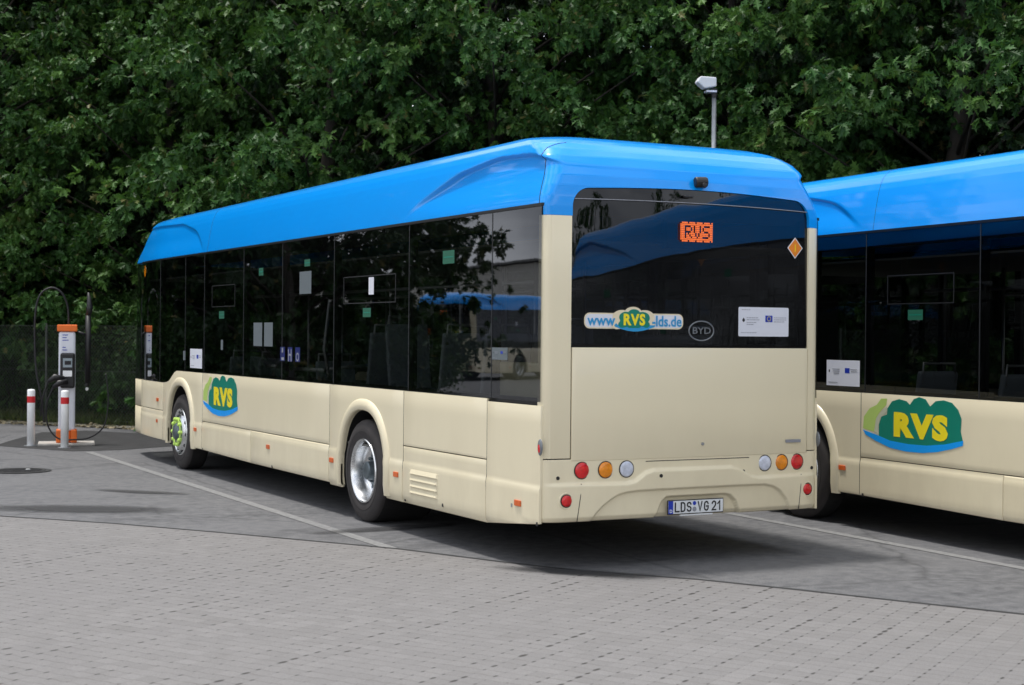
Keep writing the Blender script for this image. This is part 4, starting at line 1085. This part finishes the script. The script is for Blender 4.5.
MB().box(-.02, .005, -.114, -.109, .62, .76).build('dark_slot', 'euroblue', ch)
MB().lathe([(0, .04), (-.008, .04), (-.008, .001)], (-.02, -.110, .42), 'y', 20).build('red_button', 'redband', ch)
tx = MB()
for k, z in enumerate((1.74, 1.70, 1.66, 1.55, 1.51)): tx.box(-.07, -.07+(.08, .06, .09, .05, .07)[k], -.1135, -.1095, z-.05, z-.038)
tx.build('small_print', 'euroblue', ch)
gun = MB(); gun.tube([(-.05, -.22, 1.02), (-.18, -.25, 1.05), (-.28, -.25, .98)], [.05, .055, .03], 10); gun.tube([(.0, -.24, .98), (-.12, -.29, .96), (-.2, -.29, .9)], [.045, .05, .03], 10)
gun.build('connector_holder', 'blackplastic', ch, smooth=True)
def spline(pts, k=8):
    out = []; P = [Vector(p) for p in pts]; P = [P[0]]+P+[P[-1]]
    for i in range(1, len(P)-2):
        for j in range(k):
            t = j/k; a, b, c, d = P[i-1], P[i], P[i+1], P[i+2]
            out.append(.5*((2*b)+(-a+c)*t+(2*a-5*b+4*c-d)*t*t+(-a+3*b-3*c+d)*t**3))
    out.append(P[-2]); return out
def cab(pts, r_=.020): MB().tube(spline(pts), r_, 8).build('cable', 'cable', ch, smooth=True)
cab([(.02, .02, 1.86), (.0, .02, 2.15), (-.10, .0, 2.36), (-.26, .0, 2.42), (-.42, -.02, 2.28), (-.48, -.02, 1.9), (-.46, -.03, 1.2), (-.38, -.05, .75), (-.33, -.05, .35)], .015)
cab([(-.28, -.25, .98), (-.36, -.22, .7), (-.38, -.15, .45)], .014)
cab([(-.2, -.29, .9), (-.30, -.26, .62), (-.27, -.2, .3), (-.12, -.2, .11), (.10, -.2, .09), (.35, -.16, .12), (.56, -.1, .3), (.62, -.05, .7), (.58, 0, 1.1)], .012)
bmo = MB(); bmo.tube([(.31, .05, .95), (.31, .05, 2.0)], .044, 12); bmo.tube([(.31, .05, 2.0), (.335, .05, 2.12), (.31, .05, 2.36)], [.042, .05, .018], 12)
bmo.build('cable_boom', 'blackplastic', ch, smooth=True)
mb = MB(); mb.tube([(.31, .05, .97), (.29, .05, .9)], .035, 10); mb.build('boom_foot', 'blackplastic', ch)
MB().tube([(.125, .04, 1.75), (.31, .05, 1.7)], .02, 8).build('boom_bracket', 'blackplastic', ch, smooth=True)
MB().ball((.30, .05, .86), (.025, .025, .03)).build('boom_end_light', 'post', ch, smooth=True)
def bollard(x, y, label):
    b_ = empty('bollard', (x, y, 0), label=label, cat='bollard', group='white bollards with red bands in front of the charger')
    MB().lathe([(0, .058), (.84, .058), (.862, .050), (.868, .001)], (0, 0, 0), 'z', 24).build('post', 'post', b_, smooth=True)
    MB().lathe([(.66, .0585), (.662, .0605), (.758, .0605), (.76, .0585)], (0, 0, 0), 'z', 24, closed=True).build('red_band', 'redband', b_)
    MB().lathe([(.0, .10), (.008, .10), (.010, .059)], (0, 0, 0), 'z', 24, closed=True).build('base_plate', 'galv', b_)
bollard(-.97, 14.27, 'white bollard with red band standing alone left of the charging column')
bollard(-.58, 13.72, 'white bollard with red band directly in front of the charging column')

# ------------------------------------------------------------------ lamp behind the bus
LP = Vector((9.6, 11.5))
cdir = Vector((.58567566, .82096353)).normalized(); LP = Vector(CAM[:2])+cdir*22.0
lm = empty('street_lamp', (LP.x, LP.y, .0), R(-20), label='grey lamp post with a white angular head showing above the bus roof', cat='lamp post')
MB().tube([(0, 0, 0), (0, 0, 3), (0, 0, 5.28)], [.05, .04, .032], 14).build('pole', 'galv', lm, smooth=True)
mb = MB(); pr = [(-.27, 5.36), (-.16, 5.27), (.01, 5.30), (.01, 5.43), (-.22, 5.44)]
mb.prism(pr, lambda a, b, d: (a, -.09+d, b), .18); mb.build('lamp_head', 'lampwhite', lm, bevel=.015)
MB().box(-.13, .02, -.07, .07, 5.22, 5.247).build('lens', 'clearlens', lm); MB().tube([(0, 0, 5.16), (0, 0, 5.28)], .045, 12).build('bracket', 'blackplastic', lm)

# ------------------------------------------------------------------ fence
fn = empty('chain_link_fence', (*fp(0, .9), 0), math.atan2(FD.y, FD.x), label='long dark wire mesh fence running along the edge of the yard below the trees', cat='fence')
S0, S1, H = -26., 26., 1.86
wires = MB(); st_ = .075
def wire(p, q_, t=.0022):
    p, q_ = Vector(p), Vector(q_); n_ = Vector((-(q_-p).z, 0, (q_-p).x)).normalized()*t; o_ = Vector((0, t, 0))
    wires.add([p-n_, p+n_, p+o_*1.6, q_-n_, q_+n_, q_+o_*1.6], [(0, 1, 4, 3), (1, 2, 5, 4), (2, 0, 3, 5)])
k = S0
while k < S1:
    wire((k, 0, .05), (k+H-.05, 0, H)); wire((k+H-.05, .004, .05), (k, .004, H)); k += st_
for z in (.06, 1.0, H): wire((S0, .006, z), (S1, .006, z), .003)
me = bpy.data.meshes.new('wire_mesh'); me.from_pydata(wires.v, [], wires.f); link('wire_mesh', me, 'galv', fn)
M['galvdark'] = simple('weathered_green_post', (.085, .095, .085), .6)
fn.children[0].data.materials[0] = M['galvdark']
for k in range(21):
    MB().tube([(S0+k*2.6, .04, 0), (S0+k*2.6, .04, 1.90)], .024, 8).build('fence_post', 'galvdark', fn, smooth=True)

# ------------------------------------------------------------------ foliage
LEAF = np.array([(0, 0, 0), (.14, .03, .01), (.27, .22, .05), (.31, .07, .02), (.46, .34, .08), (.52, .09, .03), (.72, .30, .05), (.78, .08, .02), (1.0, .0, 0)])  # one half: along, across, lift
def leaf_half(s):
    a = LEAF.copy(); a[:, 1] *= s; return a
def make_leaves(pos, dirs, sizes, seed, simple_=False):
    """pos (n,3) attachment points, dirs (n,3) leaf direction"""
    g = np.random.default_rng(seed); n_ = len(pos)
    d = dirs/np.linalg.norm(dirs, axis=1, keepdims=True)
    rnd = g.normal(size=(n_, 3)); a = np.cross(d, rnd); a /= np.linalg.norm(a, axis=1, keepdims=True)
    # leaf blades tend to face up and out
    up = np.array([0, 0, 1.])+.7*rnd; a = np.cross(d, up); a /= (np.linalg.norm(a, axis=1, keepdims=True)+1e-9)
    nrm = np.cross(a, d)
    if simple_:
        T = np.array([(0, 0, 0), (.45, .26, .04), (1, 0, 0), (.45, -.26, .04)]); F = [[0, 1, 2, 3]]
    else:
        h1, h2 = leaf_half(1), leaf_half(-1)
        T = np.vstack([h1, h2[1:-1]]); k_ = len(h1); F = [list(range(k_)), [0]+[k_-1]+list(range(2*k_-3, k_-1, -1))]
    T = T.copy(); T[:, 2] -= .18*T[:, 0]**2
    V = pos[:, None, :]+sizes[:, None, None]*(T[None, :, 0:1]*d[:, None, :]+T[None, :, 1:2]*a[:, None, :]+T[None, :, 2:3]*nrm[:, None, :])
    m_ = len(T); V = V.reshape(-1, 3)
    loops_ = np.concatenate([np.array(f_)for f_ in F]); lens = np.array([len(f_) for f_ in F])
    LI = (np.arange(n_)[:, None]*m_+loops_[None, :]).ravel(); LT = np.tile(lens, n_)
    LS = np.concatenate([[0], np.cumsum(LT)[:-1]])
    return V, LI, LS
def leaf_mesh(name, V, LI, LS):
    me = bpy.data.meshes.new(name); me.vertices.add(len(V)); me.vertices.foreach_set('co', V.ravel().astype(np.float32))
    me.loops.add(len(LI)); me.loops.foreach_set('vertex_index', LI.astype(np.int32))
    me.polygons.add(len(LS)); me.polygons.foreach_set('loop_start', LS.astype(np.int32)); me.update(calc_edges=True); return me
def crown(name, seed, H0, H1, Rm, nbough, per, size, mat, gap=1.12):
    """boughs set apart from one another, each carrying drooping sprays of leaves: dark gaps stay between them"""
    g = np.random.default_rng(seed); P, D, Sz = [], [], []; tips = []; tries = 0
    while len(tips) < nbough and tries < 9000:
        tries += 1
        t = g.uniform(0, 1); z = H0+(H1-H0)*t; prof = (math.sin(math.pi*min(1, (t*.88+.14)))**.5); rad = Rm*prof*(1.0-.62*g.uniform(0, 1)**1.6)
        a = g.uniform(0, 2*math.pi); c = np.array([rad*math.cos(a), rad*math.sin(a), z])
        if all(np.linalg.norm((c-np.array(q_))*np.array([1, 1, 1.35])) > gap for q_ in tips): tips.append(tuple(c))
    for (x_, y_, z_) in tips:
        a = math.atan2(y_, x_); big = g.uniform(.7, 1.25); oa = a+g.normal()*.35
        for sp in range(int(15*big)):
            ta = oa+g.normal()*.8; L_ = g.uniform(.5, 1.05)*big; out = np.array([math.cos(ta), math.sin(ta), g.uniform(-.45, .12)])
            k_ = max(2, int(per*g.uniform(.6, 1.3)/6)); u_ = np.sort(g.uniform(.05, 1, k_)**.7)[:, None]
            base = np.array([x_, y_, z_])+g.normal(size=3)*np.array([.36, .36, .13])*big
            bc = base+out*L_*u_+np.array([0, 0, -1])*(.5*u_**2)*L_+g.normal(size=(k_, 3))*.05
            bc = np.repeat(bc, 6, 0); n6 = len(bc)            # rosettes of six leaves hanging from each twig tip
            dr = out*.45+np.array([0, 0, -.65])+g.normal(size=(n6, 3))*.62
            P.append(bc+g.normal(size=(n6, 3))*.015); D.append(dr); Sz.append(g.uniform(.7, 1.2, n6)*size)
    P = np.vstack(P); D = np.vstack(D); Sz = np.concatenate(Sz)
    me = leaf_mesh(name, *make_leaves(P, D, Sz, seed+5)); me.materials.append(M[mat]); print(name, len(tips), len(P)); return me, tips
def trunk_mesh(seed, H1, tips, rb=.22):
    g = random.Random(seed); mb = MB(); pts = [(0, 0, -.1)]; x = y = 0
    for k in range(1, 9): x += g.uniform(-.15, .15); y += g.uniform(-.15, .15); pts.append((x, y, H1*k/8*.92))
    mb.tube(pts, [rb*(1-.85*k/8) for k in range(9)], 12)
    for tx_, ty_, tz_ in tips[::2]:
        zb = max(.8, tz_-1.2-.25*math.hypot(tx_, ty_)); i = min(8, max(0, zb/(H1*.92)*8)); j = int(i); fr2 = i-j; p = Vector(pts[j]).lerp(Vector(pts[min(8, j+1)]), fr2)
        q_ = Vector((tx_, ty_, tz_)); mid_ = p.lerp(q_, .5)+Vector((0, 0, .25)); mb.tube([p, mid_, q_], [.035, .022, .007], 5)
    return mb.mesh('trunk')
protos = []
for i, (sd, h0, h1, rm, nc) in enumerate(((3, 1.0, 12.5, 3.6, 84), (8, .9, 11.5, 3.4, 78), (15, 1.3, 13.5, 3.8, 90))):
    cm, tips = crown('crown', sd, h0, h1, rm, nc, 32, .19, 'leaf', 1.42)
    tm = trunk_mesh(sd, h1, tips); tm.materials.append(M['bark'])
    tm.polygons.foreach_set('use_smooth', [True]*len(tm.polygons)); protos.append((tm, cm))
for i, (sd, h0, h1, rm, nc) in enumerate(((33, .8, 15.5, 3.9, 170), (38, .8, 16.5, 4.0, 180))):  # deep-wood crowns: shade painted into the leaves, made tall to shut out sky
    cm, tips = crown('crown', sd, h0, h1, rm, nc, 22, .20, 'shadeleaf', 1.1)
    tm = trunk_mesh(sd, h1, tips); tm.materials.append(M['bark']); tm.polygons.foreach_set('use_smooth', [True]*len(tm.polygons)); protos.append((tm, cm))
def tree(x, y, proto, rz, sc, label, group='oak trees growing behind the fence', name='oak_tree'):
    t = empty(name, (x, y, 0), rz, label=label, cat='tree', group=group); t.scale = (sc, sc, sc)
    for nm, me in zip(('trunk', 'crown'), protos[proto]):
        o = bpy.data.objects.new(nm, me); COL.objects.link(o); o.parent = t
front = [(-11.5, 3.2, 0, 'oak tree left of the picture edge, beyond the charging column'), (-7.2, 3.6, 1, 'oak tree whose boughs enter at the upper left picture corner'),
         (-3.2, 3.3, 2, 'broad oak with dark hollow gaps behind the charging column'), (1.0, 3.5, 0, 'oak tree behind the front end of the whole bus'),
         (5.1, 3.2, 1, 'oak tree with sunlit sprays above the middle of the whole bus'), (9.0, 3.6, 2, 'oak tree behind the highest rear corner of the whole bus'),
         (13.0, 3.4, 0, 'oak tree wrapping its leaves around the lamp post'), (17.0, 3.6, 1, 'oak tree between the lamp post and the cut-off bus'),
         (21.2, 3.4, 2, 'oak tree at the upper right picture corner above the cut-off bus'), (25.5, 3.6, 0, 'oak tree just beyond the right picture edge')]
for i, (s_, n_, pr_, lab) in enumerate(front):
    p = fp(s_, n_+.35*math.sin(i*2.3)); tree(p.x, p.y, pr_, i*1.7+.4, .95+.1*math.sin(i*1.9), lab)
k = 0
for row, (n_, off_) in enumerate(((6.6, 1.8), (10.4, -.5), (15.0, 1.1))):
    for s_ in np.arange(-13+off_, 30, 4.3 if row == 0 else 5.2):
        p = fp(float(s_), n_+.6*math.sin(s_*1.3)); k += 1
        tree(p.x, p.y, 3+k % 2, k*2.1, 1.0+.08*math.sin(k*1.3), 'tall tree deep in the wood behind the front row of oaks, shade painted into its leaves', 'trees deep in the wood with shade in their leaf colour', 'shade_toned_tree')
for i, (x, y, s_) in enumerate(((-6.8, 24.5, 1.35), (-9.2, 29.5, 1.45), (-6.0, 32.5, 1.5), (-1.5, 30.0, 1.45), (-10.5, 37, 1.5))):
    tree(x, y, 3+i % 2, i*1.3, s_*.85, 'tall tree far left outside the picture, mirrored in the bus windows', 'trees mirrored in the side windows', 'broadleaf_tree')  # same shade-toned leaves, so the window reflections stay dark
for i, (x, y, s_) in enumerate(((34, -52, .9), (41, -50, 1.0), (28, -58, .8), (20, -62, .85), (8, -66, .9), (-8, -64, .9), (48, -44, 1.1), (56, -30, 1.0), (-45, 20, 1.), (-48, 5, .9), (-50, -14, 1.))):
    tree(x, y, i % 3, i*1.1, s_, 'oak tree behind the viewer, mirrored in the rear window', 'oaks mirrored in the rear window')
# undergrowth right behind the fence
def bush_mesh(seed, w, h, n_):
    g = np.random.default_rng(seed); c = g.normal(size=(n_//12, 3)); c /= np.linalg.norm(c, axis=1, keepdims=True); c *= g.uniform(.35, 1, (len(c), 1))**.5
    c *= np.array([w, w*.6, h/2]); c[:, 2] += h/2
    P = np.repeat(c, 12, 0)+g.normal(size=(len(c)*12, 3))*.13; P[:, 2] = np.maximum(P[:, 2], .03)
    D = g.normal(size=P.shape)*.6+np.array([0, 0, -.4])+(P-np.array([0, 0, h/2]))*.4
    me = leaf_mesh('foliage', *make_leaves(P, D, g.uniform(.06, .12, len(P)), seed, True)); me.materials.append(M['bushleaf']); return me
bm_ = [bush_mesh(21, 1.3, 2.1, 9000), bush_mesh(22, 1.1, 1.5, 7000), bush_mesh(23, 1.5, 2.6, 11000)]
def twig_mesh(seed, h):
    g = random.Random(seed); mb = MB()
    for k in range(9): mb.tube([(g.uniform(-.15, .15), g.uniform(-.1, .1), 0), (g.uniform(-.4, .4), g.uniform(-.2, .2), h*.5), (g.uniform(-.9, .9), g.uniform(-.4, .4), h*.9)], [.018, .012, .004], 5)
    me = mb.mesh('stems'); me.materials.append(M['bark']); return me
tw_ = [twig_mesh(1, 2.0), twig_mesh(2, 1.5), twig_mesh(3, 2.5)]
bl = ['bush behind the fence at the left picture edge', 'low bush behind the fence left of the charging column', 'bush behind the fence straight behind the charging column', 'bright leafy bush behind the fence between charger and bus',
      'bush behind the fence hidden by the front corner of the bus', 'bush behind the fence and the middle of the whole bus', 'bush behind the fence and the rear of the whole bus', 'bush behind the fence in line with the lamp post',
      'bush behind the fence between the two buses', 'bush behind the fence beyond the cut-off bus']
for i, s_ in enumerate((-2.6, -1.0, .5, 2.2, 4.2, 7.4, 10.6, 13.6, 16.6, 20.)):
    p = fp(s_, 2.7+.3*math.sin(i*2)); b_ = empty('bush', (p.x, p.y, 0), i*1.1, label=bl[i], cat='bush', group='bushes behind the wire fence'); j = (0, 1, 2, 2, 0, 1, 2, 0, 1, 2)[i]
    for nm, me in (('foliage', bm_[j]), ('stems', tw_[j])):
        o = bpy.data.objects.new(nm, me); COL.objects.link(o); o.parent = b_
for i, (x, y) in enumerate(((-3.2, 24.2), (-4.8, 25.6), (-6.6, 27.0), (-8.4, 28.2), (-10.2, 29.6), (-12.2, 31.0), (-14.0, 32.5))):
    b_ = empty('bush', (x, y, 0), i*1.3, label='bush far left outside the picture under the mirrored oaks', cat='bush', group='bushes mirrored in the side windows'); b_.scale = (1.3, 1.3, 1.1)
    for nm, me in (('foliage', bm_[i % 3]), ('stems', tw_[i % 3])):
        o = bpy.data.objects.new(nm, me); COL.objects.link(o); o.parent = b_
# grass on the verge
g = np.random.default_rng(4); n_ = 26000
s_ = g.uniform(-5, 24, n_); w_ = g.uniform(0, 1, n_)**.8*2.6+.15; keep = g.uniform(0, 1, n_) < (.35+.65*(w_ > .6)); s_, w_ = s_[keep], w_[keep]
P = np.stack([FA.x+FD.x*s_+FN.x*w_, FA.y+FD.y*s_+FN.y*w_, np.full(len(s_), .0)], 1); D = g.normal(size=P.shape)*.35+np.array([0, 0, 1.])
V, LI, LS = make_leaves(P, D, g.uniform(.07, .24, len(P)), 3, True)
V = V.reshape(-1, 4, 3); mid_ = V[:, [1, 3]].mean(1, keepdims=True); V[:, [1, 3]] = mid_+(V[:, [1, 3]]-mid_)*.12; V = V.reshape(-1, 3)
gm = leaf_mesh('verge_grass', V, LI, LS); o = link('verge_grass', gm, 'grass'); tag(o, 'uneven grass growing along the foot of the wire fence', 'grass', kind='stuff')
# dead leaves blown against the verge
n_ = 2200; s_ = g.uniform(-6, 24, n_); w_ = np.abs(g.normal(size=n_))*.35-.15
P = np.stack([FA.x+FD.x*s_+FN.x*w_, FA.y+FD.y*s_+FN.y*w_, np.full(n_, .02)], 1); D = g.normal(size=P.shape)*np.array([1, 1, .15])
M['deadleaf'] = simple('dead_leaves', (.32, .27, .17), .9, var=.4)
gm = leaf_mesh('leaf_litter', *make_leaves(P, D, g.uniform(.05, .11, n_), 9, True)); o = link('leaf_litter', gm, 'deadleaf'); tag(o, 'dry brown leaves scattered along the asphalt edge', 'leaf litter', kind='stuff')

# ------------------------------------------------------------------ hall seen mirrored in the side window
hx = empty('storage_hall', (-43, 78, 0), R(28), label='pale gabled hall across the yard, mirrored in the rearmost side window', cat='hall')
gp = [(-16, 0), (16, 0), (16, 4.4), (0, 6.5), (-16, 4.4)]
MB().prism(gp, lambda a, b, d: (a, d, b), 30).build('wall', 'hallwall', hx)
for s in (-1, 1): MB().add([(0, -.4, 6.6), (s*16.5, -.4, 4.36), (s*16.5, 30.4, 4.36), (0, 30.4, 6.6), (0, -.4, 6.75), (s*16.5, -.4, 4.5), (s*16.5, 30.4, 4.5), (0, 30.4, 6.75)], [(0, 1, 2, 3), (4, 5, 6, 7), (0, 1, 5, 4), (1, 2, 6, 5), (2, 3, 7, 6)]).build('roof', 'hallroof', hx)
for x in (-9, 0, 9): MB().box(x-2, x+2, -.05, 0, 0, 3.6).build('door', 'hallroof', hx)
